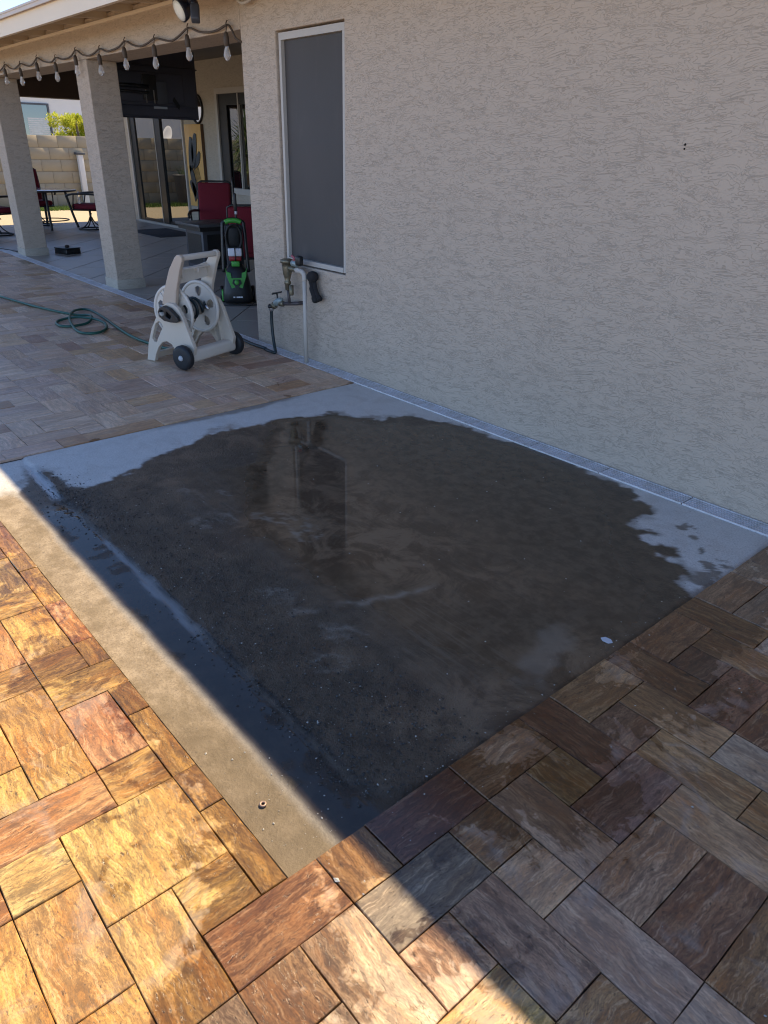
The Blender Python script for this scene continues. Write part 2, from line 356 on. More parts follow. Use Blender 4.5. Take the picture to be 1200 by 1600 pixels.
# ------------------------------------------------------------------ geometry helpers
class MB:
    def __init__(s): s.v = []; s.f = []; s.sm = []
    def add(s, verts, faces, smooth=False, M4=None):
        o = len(s.v)
        for p in verts:
            p = Vector(p)
            if M4 is not None: p = M4 @ p
            s.v.append(tuple(p))
        for f in faces: s.f.append(tuple(i + o for i in f)); s.sm.append(smooth)
        return s
    def box(s, x0, x1, y0, y1, z0, z1, M4=None):
        v = [(x, y, z) for z in (z0, z1) for y in (y0, y1) for x in (x0, x1)]
        return s.add(v, [(0, 2, 3, 1), (4, 5, 7, 6), (0, 1, 5, 4), (2, 6, 7, 3), (0, 4, 6, 2), (1, 3, 7, 5)], False, M4)
    def rbox(s, x0, x1, y0, y1, z0, z1, b=.01, M4=None, seg=2):
        bm = bmesh.new(); bmesh.ops.create_cube(bm, size=1)
        for v in bm.verts: v.co = Vector(((x0 + x1) / 2 + v.co.x * (x1 - x0), (y0 + y1) / 2 + v.co.y * (y1 - y0), (z0 + z1) / 2 + v.co.z * (z1 - z0)))
        bmesh.ops.bevel(bm, geom=bm.edges[:], offset=b, segments=seg, affect='EDGES', profile=.5)
        return s.bm(bm, True, M4)
    def bm(s, bm, smooth=False, M4=None):
        bm.verts.index_update(); vs = [v.co.copy() for v in bm.verts]; fs = [tuple(v.index for v in f.verts) for f in bm.faces]
        bm.free(); return s.add(vs, fs, smooth, M4)
    def tube(s, pts, r, n=8, M4=None, cap=True, close=False):
        pts = [Vector(p) for p in pts]; k = len(pts)
        rr = r if isinstance(r, (list, tuple)) else [r] * k
        verts = []; t0 = (pts[1] - pts[0]).normalized()
        up = Vector((0, 0, 1)) if abs(t0.z) < .9 else Vector((1, 0, 0))
        nrm = t0.cross(up).normalized(); prev = t0
        for i, p in enumerate(pts):
            if close: t = (pts[(i + 1) % k] - pts[i - 1]).normalized()
            elif i == 0: t = t0
            elif i == k - 1: t = (pts[i] - pts[i - 1]).normalized()
            else: t = ((pts[i + 1] - pts[i]).normalized() + (pts[i] - pts[i - 1]).normalized())
            if t.length < 1e-6: t = prev
            t.normalize()
            q = prev.rotation_difference(t); nrm = (q @ nrm); nrm = (nrm - t * nrm.dot(t)).normalized(); prev = t
            bn = t.cross(nrm)
            for j in range(n):
                a = 2 * math.pi * j / n; verts.append(p + (nrm * math.cos(a) + bn * math.sin(a)) * rr[i])
        faces = []
        for i in range(k - (0 if close else 1)):
            for j in range(n):
                a, b = i * n + j, i * n + (j + 1) % n; i2 = (i + 1) % k
                faces.append((a, b, i2 * n + (j + 1) % n, i2 * n + j))
        if cap and not close: faces += [tuple(range(n - 1, -1, -1)), tuple((k - 1) * n + j for j in range(n))]
        return s.add(verts, faces, True, M4)
    def lathe(s, prof, n=20, M4=None, smooth=True):
        """prof: (r,z) from bottom to top about the z axis"""
        v = []; f = []
        for r, z in prof:
            for j in range(n):
                a = 2 * math.pi * j / n; v.append((r * math.cos(a), r * math.sin(a), z))
        for i in range(len(prof) - 1):
            for j in range(n):
                f.append((i * n + j, i * n + (j + 1) % n, (i + 1) * n + (j + 1) % n, (i + 1) * n + j))
        f.append(tuple(range(n - 1, -1, -1))); f.append(tuple((len(prof) - 1) * n + j for j in range(n)))
        return s.add(v, f, smooth, M4)
    def prism(s, poly, a, b, axis='y', M4=None, holes=None, bev=0):
        """polygon in the plane across axis, extruded from a to b, optional holes"""
        from mathutils.geometry import tessellate_polygon
        loops = [poly] + (holes or [])
        def P(q, t):
            return {'x': (t, q[0], q[1]), 'y': (q[0], t, q[1]), 'z': (q[0], q[1], t)}[axis]
        flat = [q for L in loops for q in L]
        tris = tessellate_polygon([[Vector((q[0], q[1], 0)) for q in L] for L in loops])
        n = len(flat); v = [P(q, a) for q in flat] + [P(q, b) for q in flat]; f = []
        for t in tris: f.append(tuple(t)); f.append(tuple(i + n for i in reversed(t)))
        o = 0
        for L in loops:
            k = len(L)
            for i in range(k): f.append((o + i, o + (i + 1) % k, n + o + (i + 1) % k, n + o + i))
            o += k
        bm = bmesh.new(); vv = [bm.verts.new(p) for p in v]
        for t in f:
            try: bm.faces.new([vv[i] for i in t])
            except ValueError: pass
        bmesh.ops.recalc_face_normals(bm, faces=bm.faces[:])
        if bev:
            es = [e for e in bm.edges if len(e.link_faces) == 2 and e.calc_face_angle(0) > .9]
            bmesh.ops.bevel(bm, geom=es, offset=bev, segments=2, affect='EDGES', profile=.5)
        return s.bm(bm, False, M4)
    def mesh(s, name):
        me = bpy.data.meshes.new(name); me.from_pydata(s.v, [], s.f)
        me.polygons.foreach_set('use_smooth', s.sm); me.update()
        if any(s.sm) and not all(s.sm): pass
        return me
    def build(s, name, mat, parent=None, loc=None, fix=True):
        me = s.mesh(name)
        if fix:
            bm = bmesh.new(); bm.from_mesh(me); bmesh.ops.recalc_face_normals(bm, faces=bm.faces[:]); bm.to_mesh(me); bm.free()
        me.materials.append(mat)
        o = bpy.data.objects.new(name, me); COL.objects.link(o)
        if parent is not None: o.parent = parent
        if loc is not None: o.location = loc
        return o

def tag(o, label=None, cat=None, group=None, kind=None):
    if label: o['label'] = label
    if cat: o['category'] = cat
    if group: o['group'] = group
    if kind: o['kind'] = kind
    return o
def thing(name, label, cat, loc=(0, 0, 0), rz=0., group=None):
    o = bpy.data.objects.new(name, None); COL.objects.link(o); o.location = loc; o.rotation_euler = (0, 0, rz); o.empty_display_size = .1
    return tag(o, label, cat, group)
def link(name, me, parent=None, loc=(0, 0, 0), rz=0.):
    o = bpy.data.objects.new(name, me); COL.objects.link(o); o.location = loc; o.rotation_euler = (0, 0, rz)
    if parent is not None: o.parent = parent
    return o
def copy_tree(o, parent=None):
    c = o.copy(); COL.objects.link(c)
    if parent is not None: c.parent = parent
    for ch in [k for k in bpy.data.objects if k.parent == o]: copy_tree(ch, c)
    return c
def smooth_path(pts, n=6):
    pts = [Vector(p) for p in pts]; out = []
    for i in range(len(pts) - 1):
        p0, p1, p2, p3 = pts[max(i - 1, 0)], pts[i], pts[i + 1], pts[min(i + 2, len(pts) - 1)]
        for k in range(n):
            t = k / n
            out.append(.5 * ((2 * p1) + (p2 - p0) * t + (2 * p0 - 5 * p1 + 4 * p2 - p3) * t * t + (3 * p1 - p0 - 3 * p2 + p3) * t ** 3))
    out.append(pts[-1]); return out
def circ(cx, cy, r, n=24, a0=0, a1=2 * math.pi, ry=None):
    ry = ry or r
    full = abs(a1 - a0 - 2 * math.pi) < 1e-6
    return [(cx + r * math.cos(a0 + (a1 - a0) * i / (n if full else n - 1)), cy + ry * math.sin(a0 + (a1 - a0) * i / (n if full else n - 1))) for i in range(n)]
def T(x, y, z): return Matrix.Translation((x, y, z))
def RX(a): return Matrix.Rotation(a, 4, 'X')
def RY(a): return Matrix.Rotation(a, 4, 'Y')
def RZ(a): return Matrix.Rotation(a, 4, 'Z')
def ground_pt(px, py, z=0.):
    """where a line of sight meets a level surface (used to measure the photograph)"""
    d = _f * F_PX + _r * (px - 600) + _u * (800 - py); t = (z - CAM.z) / d.z; return CAM + d * t

# ------------------------------------------------------------------ ground
MB().add([(-400, -400, -.06), (400, -400, -.06), (400, 400, -.06), (-400, 400, -.06)], [(0, 1, 2, 3)]).build('ground', M['ground'])['kind'] = 'structure'

# ------------------------------------------------------------------ concrete pad
PX0, PX1, PY0, PY1 = -4.185, -1.022, -2.852, -.128
def build_pad():
    rng = np.random.default_rng(3); st = .0115
    nx = int((PX1 - PX0) / st) + 1; ny = int((PY1 - PY0) / st) + 1
    xs = np.linspace(PX0, PX1, nx); ys = np.linspace(PY0, PY1, ny)
    Xg, Yg = np.meshgrid(xs, ys, indexing='ij')
    def vnoise(freq, oct_=4, seed=0, ax=1., ay=1.):
        out = np.zeros_like(Xg); amp = 1.; tot = 0
        r = np.random.default_rng(seed)
        for k in range(oct_):
            f = freq * 2 ** k; g = r.random((96, 96)); u = (Xg + 7) * f * ax; v = (Yg + 7) * f * ay
            i = np.floor(u).astype(int); j = np.floor(v).astype(int); a = u - i; b = v - j; a = a * a * (3 - 2 * a); b = b * b * (3 - 2 * b)
            q = lambda m_, n_: g[(i + m_) % 96, (j + n_) % 96]
            out += amp * (q(0, 0) * (1 - a) * (1 - b) + q(1, 0) * a * (1 - b) + q(0, 1) * (1 - a) * b + q(1, 1) * a * b); tot += amp; amp *= .55
        return out / tot
    sst = lambda v, a, b: (lambda t: t * t * (3 - 2 * t))(np.clip((v - a) / (b - a), 0, 1))
    def sdf(poly):
        P = np.array(poly); d = np.full(Xg.shape, 1e9); ins = np.zeros(Xg.shape, bool); n = len(P)
        for i in range(n):
            a, b = P[i], P[(i + 1) % n]; e = b - a; wx, wy = Xg - a[0], Yg - a[1]
            t = np.clip((wx * e[0] + wy * e[1]) / (e @ e), 0, 1); d = np.minimum(d, (wx - e[0] * t) ** 2 + (wy - e[1] * t) ** 2)
            c = ((a[1] <= Yg) & (b[1] > Yg)) | ((b[1] <= Yg) & (a[1] > Yg))
            ins ^= c & (Xg < a[0] + (Yg - a[1]) / (e[1] if abs(e[1]) > 1e-9 else 1e-9) * e[0])
        return np.where(ins, -1, 1) * np.sqrt(d)          # negative inside
    wetpoly = [(-4.05, -2.56), (-3.86, -2.47), (-3.62, -2.44), (-3.60, -2.39), (-3.648, -2.219), (-3.74, -1.95), (-3.90, -1.50), (-3.87, -1.11), (-3.75, -.68), (-3.44, -.49), (-3.35, -.28),
               (-3.12, -.175), (-2.56, -.11), (-2.08, -.12), (-1.78, -.20), (-1.58, -.33), (-1.60, -.42), (-1.55, -.53), (-1.39, -.50), (-1.46, -.60), (-1.28, -.55), (-1.20, -.62), (-1.27, -.70), (-1.13, -.72),
               (-1.17, -.84), (-1.05, -.90), (-.9, -.80), (-.9, -2.95), (-1.9, -2.95), (-3.0, -2.80), (-3.55, -2.78), (-3.75, -2.68)]
    n_b = (vnoise(5, 5, 1) - .5); n_s = (vnoise(22, 4, 2) - .5)
    d = sdf(wetpoly) + n_b * .14 + n_s * .085
    wet = np.maximum(sst(-d, -.006, .022), .50 * sst(-d + .075 * (vnoise(8, 3, 41) - .35) * 2, -.03, .02) * sst(vnoise(5, 3, 43), .40, .55))
    # lone damp spots in the dry corner
    for (sx, sy, sr) in [(-1.28, -.42, .028), (-1.20, -.45, .035), (-1.10, -.60, .05), (-1.07, -.72, .055), (-1.36, -.36, .02)]:
        wet = np.maximum(wet, .75 * sst(-(np.hypot((Xg - sx) * 1.5, Yg - sy) - sr + n_s * .20 + n_b * .12), -.01, .014))
    # a dry wash-line along the far edge and a darker damp rim under the pavers
    rim = sst(-(Xg - PX0 - .055 - n_b * .12), -.02, .02) * sst(Yg, -1.9, -1.5) * sst(-Yg, .5, .9) * .6
    wet = np.maximum(wet, rim)
    outer = sst(-Yg + n_b * .03, 2.672, 2.725)  # tan drying strip begins at the shadow edge, its sunlit brightness painted in
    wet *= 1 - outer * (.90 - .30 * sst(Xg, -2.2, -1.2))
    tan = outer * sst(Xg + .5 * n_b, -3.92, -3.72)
    # standing water
    poolpoly = [(-3.84, -1.05), (-3.72, -.72), (-3.35, -.55), (-3.1, -.28), (-2.5, -.2), (-1.85, -.33), (-1.55, -.75), (-1.2, -1.0), (-1.06, -1.3), (-1.06, -1.85), (-1.35, -1.9), (-1.75, -1.95), (-2.2, -2.0), (-2.75, -1.95), (-3.25, -1.62)]
    dp = sdf(poolpoly) + n_b * .16 + n_s * .05
    pool = sst(-dp, -.09, .12)
    groove_y = -2.532 + .018 * (vnoise(3.2, 3, 5) - .5) * 2 + .009 * (vnoise(11, 2, 6) - .5) * 2
    strip = sst(groove_y - Yg, .0, .03) * sst(Yg, -2.80, -2.62)
    pool2 = strip * sst(Xg, -3.55, -3.4) * sst(vnoise(7, 4, 9), .30, .42)
    # pale paste along the joint, and sky mirrored in its water painted pale
    wl_ = .012 + .016 * sst(vnoise(4, 2, 31), .35, .7)
    lx = np.maximum(sst(-Xg, 3.50, 3.58), sst(-Xg, 1.95, 2.15) * sst(Xg, -3.02, -2.92))
    line = sst(-(np.abs(Yg - groove_y + .016) - wl_), -.006, .006) * lx
    line2_ = line * (.45 + .55 * sst(-Xg, 3.4, 3.6))
    pool = np.maximum(pool, pool2) * (.35 + .65 * wet)
    pool = np.maximum(pool, line * .95 * wet)
    line = line2_
    mud = sst(vnoise(1.5, 4, 12), .22, .50) * sst(-np.abs(Yg + 1.9 + .12 * (Xg + 2.4)), -1.05, -.35)
    mud *= sst(Yg, -2.5, -2.2)
    foot = np.zeros_like(Xg)
    fn = vnoise(30, 3, 15); fn2 = vnoise(16, 3, 17)
    for (px, py, a, b, ang) in [(440, 812, .17, .06, .5), (480, 835, .10, .055, .7), (350, 808, .09, .045, .2), (300, 772, .10, .03, .1), (312, 816, .12, .035, .15), (530, 990, .085, .05, .4), (520, 1035, .07, .05, .6), (440, 932, .11, .05, .2), (350, 770, .05, .02, .2)]:
        q = ground_pt(px, py); u = (Xg - q.x) * math.cos(ang) + (Yg - q.y) * math.sin(ang); v = -(Xg - q.x) * math.sin(ang) + (Yg - q.y) * math.cos(ang)
        r_ = np.sqrt((u / a) ** 2 + (v / b) ** 2) + (fn - .5) * 1.6 + (fn2 - .5) * 1.0
        foot = np.maximum(foot, np.exp(-((r_ - .85) / .20) ** 2) * .75 * sst(fn2, .3, .62) + .40 * sst(-r_, -1., -.6) * sst(fn, .45, .6))
    q = ground_pt(850, 1020); foot = np.maximum(foot, .42 * sst(-(np.hypot((Xg - q.x + .3 * (Yg - q.y)) / .10, (Yg - q.y) / .26) + (fn2 - .5) * 1.2), -1., -.3))
    q = ground_pt(430, 650); rr_ = np.hypot((Xg - q.x) / .16, (Yg - q.y) / .34)
    # silt edge running across the middle
    q1, q2 = ground_pt(440, 965), ground_pt(660, 918)
    e = np.array([q2.x - q1.x, q2.y - q1.y]); Ln = np.hypot(*e); e /= Ln
    s_ = (Xg - q1.x) * e[0] + (Yg - q1.y) * e[1]; t_ = -(Xg - q1.x) * e[1] + (Yg - q1.y) * e[0] + (vnoise(9, 3, 21) - .5) * .12
    foot = np.maximum(foot, np.exp(-(t_ / .02) ** 2) * sst(s_, -.05, .1) * sst(-s_, -Ln - .1, -Ln + .05) * sst(fn2, .35, .6) * .8)
    clear = np.maximum(sst(Yg + 1.72 + n_b * .6, -.22, .12), pool2)
    grit = sst(-np.abs(Yg + 2.30 - .25 * n_b), -.30, -.14) * .9 + .1; grit = np.maximum(grit, sst(-Xg + n_b, 3.15, 3.4) * sst(Yg, -2.5, -2.3) * .8)
    # relief: shallow basin, joint, lower outer strip with a rounded end
    z = -.004 * sst(-sdf([(-3.8, -2.1), (-3.6, -.4), (-1.4, -.4), (-1.15, -1.9)]), 0, .4) * 0
    z = z - .010 * sst(groove_y - Yg, -.006, .016) - .0015 * np.exp(-((Yg - groove_y + .012) / .011) ** 2)
    rc = np.hypot(np.maximum(Xg + 1.16, 0), np.maximum(-2.40 - Yg, 0)) - .125
    z = np.where((Xg > -1.16), np.minimum(z, -.010 * sst(rc, -.006, .016)), z)
    z += .0016 * (n_b + n_s * .5) * (1 - pool)
    z *= np.ones_like(Xg)
    # worn lip where the joint has spalled
    sp = np.exp(-((Xg + 3.45) / .13) ** 2) * np.exp(-((Yg + 2.54) / .06) ** 2); z -= .006 * sp * (fn > .5)
    V = np.stack([Xg, Yg, z], -1).reshape(-1, 3)
    ii, jj = np.meshgrid(np.arange(nx - 1), np.arange(ny - 1), indexing='ij')
    a = (ii * ny + jj).ravel(); Fq = np.stack([a, a + ny, a + ny + 1, a + 1], 1)
    # skirt
    me = bpy.data.meshes.new('concrete_pad'); me.from_pydata(V.tolist(), [], Fq.tolist())
    me.polygons.foreach_set('use_smooth', [True] * len(me.polygons))
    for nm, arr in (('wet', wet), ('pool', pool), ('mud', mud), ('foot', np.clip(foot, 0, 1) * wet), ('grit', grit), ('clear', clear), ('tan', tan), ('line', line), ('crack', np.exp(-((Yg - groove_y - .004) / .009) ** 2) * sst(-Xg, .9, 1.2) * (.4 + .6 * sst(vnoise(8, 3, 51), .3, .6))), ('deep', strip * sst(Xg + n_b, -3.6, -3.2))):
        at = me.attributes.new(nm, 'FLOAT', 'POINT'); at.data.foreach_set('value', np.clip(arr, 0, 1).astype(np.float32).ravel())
    me.materials.append(M['concrete']); me.update()
    o = link('concrete_pad', me); o['kind'] = 'structure'
    sk = MB().box(PX0 + .001, PX1 - .001, PY0 + .001, PY1 - .001, -.2, -.022).build('pad_side', M['caulk'], o)
    return o
build_pad()

# ------------------------------------------------------------------ pavers
U = .1568; GX, GY = -1.02, -2.932
def project(x, y, z=0.):
    v = Vector((x, y, z)) - CAM; wz = v.dot(_f)
    if wz < .1: return None
    return 600 + F_PX * v.dot(_r) / wz, 800 - F_PX * v.dot(_u) / wz
paver_cache = {}
def paver_mesh(wd, hd, var):
    k = (round(wd, 3), round(hd, 3), var)
    if k in paver_cache: return paver_cache[k]
    rg = random.Random(hash(k)); g = .0012; ch = .0017; jt = .0011
    x0, x1, y0, y1 = -wd / 2 + g, wd / 2 - g, -hd / 2 + g, hd / 2 - g
    nxs = max(2, round(wd / .055)); nys = max(2, round(hd / .055)); ring = []
    for i in range(nxs): ring.append((x0 + (x1 - x0) * i / nxs, y0, 'b'))
    for i in range(nys): ring.append((x1, y0 + (y1 - y0) * i / nys, 'r'))
    for i in range(nxs): ring.append((x1 - (x1 - x0) * i / nxs, y1, 't'))
    for i in range(nys): ring.append((x0, y1 - (y1 - y0) * i / nys, 'l'))
    n = len(ring); v = []
    tiltx, tilty = rg.uniform(-.008, .008), rg.uniform(-.008, .008)
    for (x, y, s_) in ring:
        dx = rg.uniform(-jt, jt); dy = rg.uniform(-jt, jt); v.append((x + dx, y + dy, -.05))
    for i in range(n): v.append((v[i][0], v[i][1], -ch * rg.uniform(.7, 1.6)))
    for i in range(n):
        x, y, _ = v[i]; lx = (abs(x) - ch * rg.uniform(.6, 1.5)) / max(abs(x), 1e-6); ly = (abs(y) - ch * rg.uniform(.6, 1.5)) / max(abs(y), 1e-6)
        v.append((x * lx if abs(abs(x) - wd / 2) < .012 else x, y * ly if abs(abs(y) - hd / 2) < .012 else y, x * tiltx + y * tilty))
    f = [(i, (i + 1) % n, n + (i + 1) % n, n + i) for i in range(n)] + [(n + i, n + (i + 1) % n, 2 * n + (i + 1) % n, 2 * n + i) for i in range(n)] + [tuple(range(2 * n, 3 * n))]
    mb = MB(); mb.v = v; mb.f = f; mb.sm = [False] * len(f)
    me = mb.mesh('paver'); me.materials.append(M['paver']); paver_cache[k] = me
    return me
GOLD = [(.50, .325, .092), (.54, .375, .11), (.48, .285, .08), (.56, .42, .165), (.45, .235, .08), (.52, .345, .10)]
BROWN = [(.43, .255, .115), (.37, .21, .095), (.28, .145, .08), (.48, .315, .155), (.26, .13, .095), (.53, .37, .215), (.40, .245, .095)]
GREY = [(.60, .475, .40), (.53, .415, .345), (.63, .515, .43), (.48, .375, .33), (.66, .55, .45), (.56, .42, .315), (.50, .385, .35)]
CREAM = [(.47, .38, .28), (.43, .33, .23)]
def paver_colour(x, y):
    rg = random.random()
    if x < -4.18: base = random.choice(GREY if rg < .85 else BROWN)
    elif y < -2.60 - .35 * max(0, x + .9) * 0:  # past the roof's shadow line, a golden palette paints in the sunlight
        base = random.choice(GOLD)
        if x > -.9: base = random.choice(CREAM if rg < .6 else GOLD)
    elif x > -.47 or y > -.95: base = random.choice(GREY if rg < .42 else BROWN)
    else: base = random.choice(BROWN)
    k = random.uniform(.84, 1.16) * (.78 if y > -2.6 and x > -4.1 else 1.); return tuple(c * k for c in base)  # stones on the shaded side are painted darker as well
def tile_cells(explicit, i0, i1, j0, j1, blocked):
    occ = {}; out = []
    for (i, j, a, b) in explicit:
        for p in range(a):
            for q in range(b): occ[(i + p, j + q)] = 1
        out.append((i, j, a, b))
    free = lambda i, j: i0 <= i < i1 and j0 <= j < j1 and (i, j) not in occ and not blocked(i, j)
    cells = [(i, j) for i in range(i0, i1) for j in range(j0, j1)]
    cells.sort(key=lambda c: (c[0] + c[1] * .999 + random.uniform(0, .6)))
    for (i, j) in cells:
        if not free(i, j): continue
        opts = [((1, 1), .9)]
        if free(i + 1, j): opts.append(((2, 1), 1.9))
        if free(i, j + 1): opts.append(((1, 2), 1.9))
        if free(i + 1, j) and free(i, j + 1) and free(i + 1, j + 1): opts.append(((2, 2), .35))
        (a, b) = random.choices([o[0] for o in opts], [o[1] for o in opts])[0]
        for p in range(a):
            for q in range(b): occ[(i + p, j + q)] = 1
        out.append((i, j, a, b))
    return out
pavers_near = []; pavers_far = []
expl = [(0, -1, 1, 2), (0, 1, 1, 1), (0, 2, 1, 2), (0, 4, 1, 2), (0, 6, 2, 1), (0, 7, 1, 2), (0, 9, 2, 1), (0, 10, 1, 2), (0, 12, 2, 1), (0, 13, 1, 2), (0, 15, 1, 1), (0, 16, 1, 2),
        (1, -1, 1, 1), (1, 0, 2, 1), (1, 1, 1, 2), (1, 3, 1, 1), (1, 4, 2, 1), (1, 5, 1, 1), (1, 7, 1, 1), (1, 8, 2, 1), (1, 10, 1, 1), (1, 11, 2, 1), (1, 13, 1, 2),
        (2, 1, 1, 1), (2, 2, 2, 1), (2, 3, 1, 1), (2, 5, 1, 2), (2, 7, 2, 1), (2, 9, 1, 2), (3, 3, 2, 1), (3, 4, 1, 2), (3, 6, 2, 1), (3, 8, 2, 1), (4, 4, 1, 2), (4, 2, 1, 1), (3, 0, 1, 2),
        (-1, -1, 1, 1), (-3, -2, 2, 2), (-4, -1, 1, 1), (-6, -1, 2, 1), (-5, -2, 1, 1), (-7, -2, 2, 1), (-4, -3, 1, 2), (-3, -3, 1, 1), (-2, -3, 2, 1), (-1, -2, 2, 1)]
cells = tile_cells(expl, -20, 14, -16, 18, lambda i, j: (i < 0 and j >= 0) or (i == -7 and j == -1))
for (i, j, a, b) in cells:
    x0, x1, y0, y1 = GX + i * U, GX + (i + a) * U, GY + j * U, GY + (j + b) * U
    if i <= -20: x0 = -4.188
    pavers_near.append([x0, x1, y0, y1])
# cut border course along the pad's outer edge
cuts = [0, -2, -3, -5, -6]; bx = [GX + c * U for c in cuts]
for k in range(len(bx) - 1): pavers_near.append([bx[k + 1], bx[k], GY, PY0 - .006])
pavers_near.append([GX - 7 * U, GX - 6 * U, GY - U, PY0 - .006])
xx = GX - 7 * U; seq = [1, 2, 2, 1, 2, 1, 2, 2]
for s_ in seq:
    if xx < -4.18: break
    nx_ = max(xx - s_ * U, -4.188); pavers_near.append([nx_, xx, GY, PY0 - .006]); xx = nx_
# terrace beyond the pad: a border course along the pad edge, then random courses
FX = -4.192
j = -16; yb = GY + j * U
while yb < -.14:
    L_ = random.choice([2, 2, 2, 1, 3]) * U; y2 = min(yb + L_, -.134)
    if -.134 - y2 < .06: y2 = -.134
    pavers_far.append([FX - U * .95, FX, yb, y2]); yb = y2
FX2 = FX - U * .95
for (i, j, a, b) in tile_cells([], -62, 0, -16, 18, lambda i, j: False):
    x0, x1, y0, y1 = FX2 + i * U, FX2 + (i + a) * U, GY + j * U, GY + (j + b) * U
    if j + b >= 18: y1 = -.134
    pavers_far.append([x0, x1, y0, y1])
PAVER_OVERRIDE = {(0, 2): (.15, .085, .075), (0, 4): (.22, .155, .10), (0, 6): (.15, .085, .06), (0, 7): (.33, .26, .17), (0, 9): (.22, .145, .085), (0, 10): (.30, .21, .14), (0, 13): (.40, .34, .29),
                  (1, 1): (.175, .150, .12), (1, 3): (.21, .155, .095), (1, 4): (.30, .24, .20), (1, 5): (.25, .195, .105), (1, 7): (.27, .21, .19), (1, 8): (.31, .23, .145), (1, 10): (.17, .125, .11), (1, 11): (.25, .18, .11),
                  (2, 1): (.52, .34, .22), (2, 2): (.23, .175, .15), (2, 3): (.36, .285, .215), (2, 5): (.17, .125, .13), (2, 7): (.27, .20, .12), (2, 9): (.17, .10, .075), (3, 3): (.31, .265, .26), (3, 4): (.27, .21, .17),
                  (3, 6): (.31, .24, .17), (0, -1): (.42, .24, .115), (1, 0): (.50, .40, .29), (0, 1): (.42, .26, .10), (-3, -2): (.54, .375, .115), (1, -1): (.46, .33, .20), (-2, -3): (.46, .29, .10), (-1, -2): (.48, .31, .10), (-4, -3): (.42, .24, .10), (-6, -1): (.46, .25, .12), (12, 0): (.2, .2, .2)}
def lay(parent_name, plist, seedc):
    root = thing(parent_name, None, None); root['kind'] = 'structure'
    def area(r):
        pts = [project(*q, .012) for q in ((r[0], r[2]), (r[1], r[2]), (r[1], r[3]), (r[0], r[3]))]
        if any(p is None for p in pts): return -1
        if all(p[0] < -5 or p[0] > 1205 or p[1] < -5 or p[1] > 1605 for p in pts): return -1
        return abs(sum(pts[k][0] * pts[(k + 1) % 4][1] - pts[(k + 1) % 4][0] * pts[k][1] for k in range(4))) / 2
    plist = sorted(plist, key=area, reverse=True)
    joined = MB(); jc = []
    for n_, r in enumerate(plist):
        wd, hd = r[1] - r[0], r[3] - r[2]
        if wd < .012 or hd < .012: continue
        cx, cy = (r[0] + r[1]) / 2, (r[2] + r[3]) / 2; z = .006 + random.uniform(-.0018, .0018)
        rot = 0.
        if hd > wd * 1.05 : wd, hd, rot = hd, wd, math.pi / 2
        if random.random() < .5: rot += math.pi
        if abs(wd - hd) < .01 and random.random() < .5: rot += math.pi / 2
        me = paver_mesh(wd, hd, random.randrange(3))
        if n_ < 299 and area(r) > 0:
            o = link('paver', me, root, (cx, cy, z), rot)
            key = (round((r[0] - GX) / U), round((r[2] - GY) / U))
            cc = PAVER_OVERRIDE.get(key) if parent_name == 'terrace' else None
            cc = tuple(q * k for q, k in zip(cc, (1.45, 1.20, .96))) if cc and cy > -2.6 else cc
            c3 = cc or paver_colour(cx, cy)
            dusty = .34 if cx < -4.18 else (.10 if c3[0] > .40 and cy > -2.6 else 0.)
            o.color = (*c3, 1 - dusty * random.uniform(.7, 1.25))
        else:
            if cx < -14 or cy < -5.2 or cx > 1.3: continue
            joined.add([v.co for v in me.vertices], [tuple(p.vertices) for p in me.polygons], False, T(cx, cy, z) @ RZ(rot))
    if joined.v:
        o = joined.build('paver_field', M['paver'], root, fix=False); o['kind'] = 'stuff'; o.color = (.36, .27, .19, 1)
    return root
lay('terrace', pavers_near, 0)
lay('side_terrace', pavers_far, 1)
jb = MB()
jb.box(-14.2, -4.19, -5.45, -.131, -.055, -.008); jb.box(-4.19, -1.016, -5.45, PY0 - .004, -.055, -.008); jb.box(-1.018, 1.2, -5.45, -.131, -.055, -.008)
jb.build('paving_bed', M['joint'])['kind'] = 'structure'

# ------------------------------------------------------------------ patio floor, diagonal tiles
def clip_poly(P, x0, x1, y0, y1):
    for ax, val, sg in ((0, x0, 1), (0, x1, -1), (1, y0, 1), (1, y1, -1)):
        out = []
        for i in range(len(P)):
            a, b = P[i - 1], P[i]; da, db = sg * (a[ax] - val), sg * (b[ax] - val)
            if (da >= 0) != (db >= 0):
                t = da / (da - db); out.append((a[0] + (b[0] - a[0]) * t, a[1] + (b[1] - a[1]) * t))
            if db >= 0: out.append(b)
        P = out
        if not P: return []
    return P
M['mortar_dark'] = simple('tile_grout', (.09, .078, .066), .9)
pf = thing('patio_floor', None, None); pf['kind'] = 'structure'
ts = .62; g_ = .007
full = None
for i in range(-40, 10):
    for j in range(-30, 30):
        cx = -8 + (i - j) * ts / math.sqrt(2); cy = 2 + (i + j) * ts / math.sqrt(2)
        h_ = (ts - 2 * g_) / math.sqrt(2)
        P = clip_poly([(cx - h_, cy), (cx, cy - h_), (cx + h_, cy), (cx, cy + h_)], -17.75, -5.77, 0.004, 3.99)
        if len(P) < 3: continue
        whole = abs(sum(P[k][0] * P[(k + 1) % len(P)][1] - P[(k + 1) % len(P)][0] * P[k][1] for k in range(len(P)))) / 2 > 2 * h_ * h_ - 1e-4
        if whole and full: o = link('tile', full, pf, (cx, cy, 0))
        else:
            o = MB().prism([(p[0] - cx, p[1] - cy) for p in P], -.03, .001, 'z').build('tile', M['tile'], pf, (cx, cy, 0))
            if whole: full = o.data
MB().box(-17.75, -5.77, .002, 3.99, -.055, -.004).build('grout', M['mortar_dark'], pf)

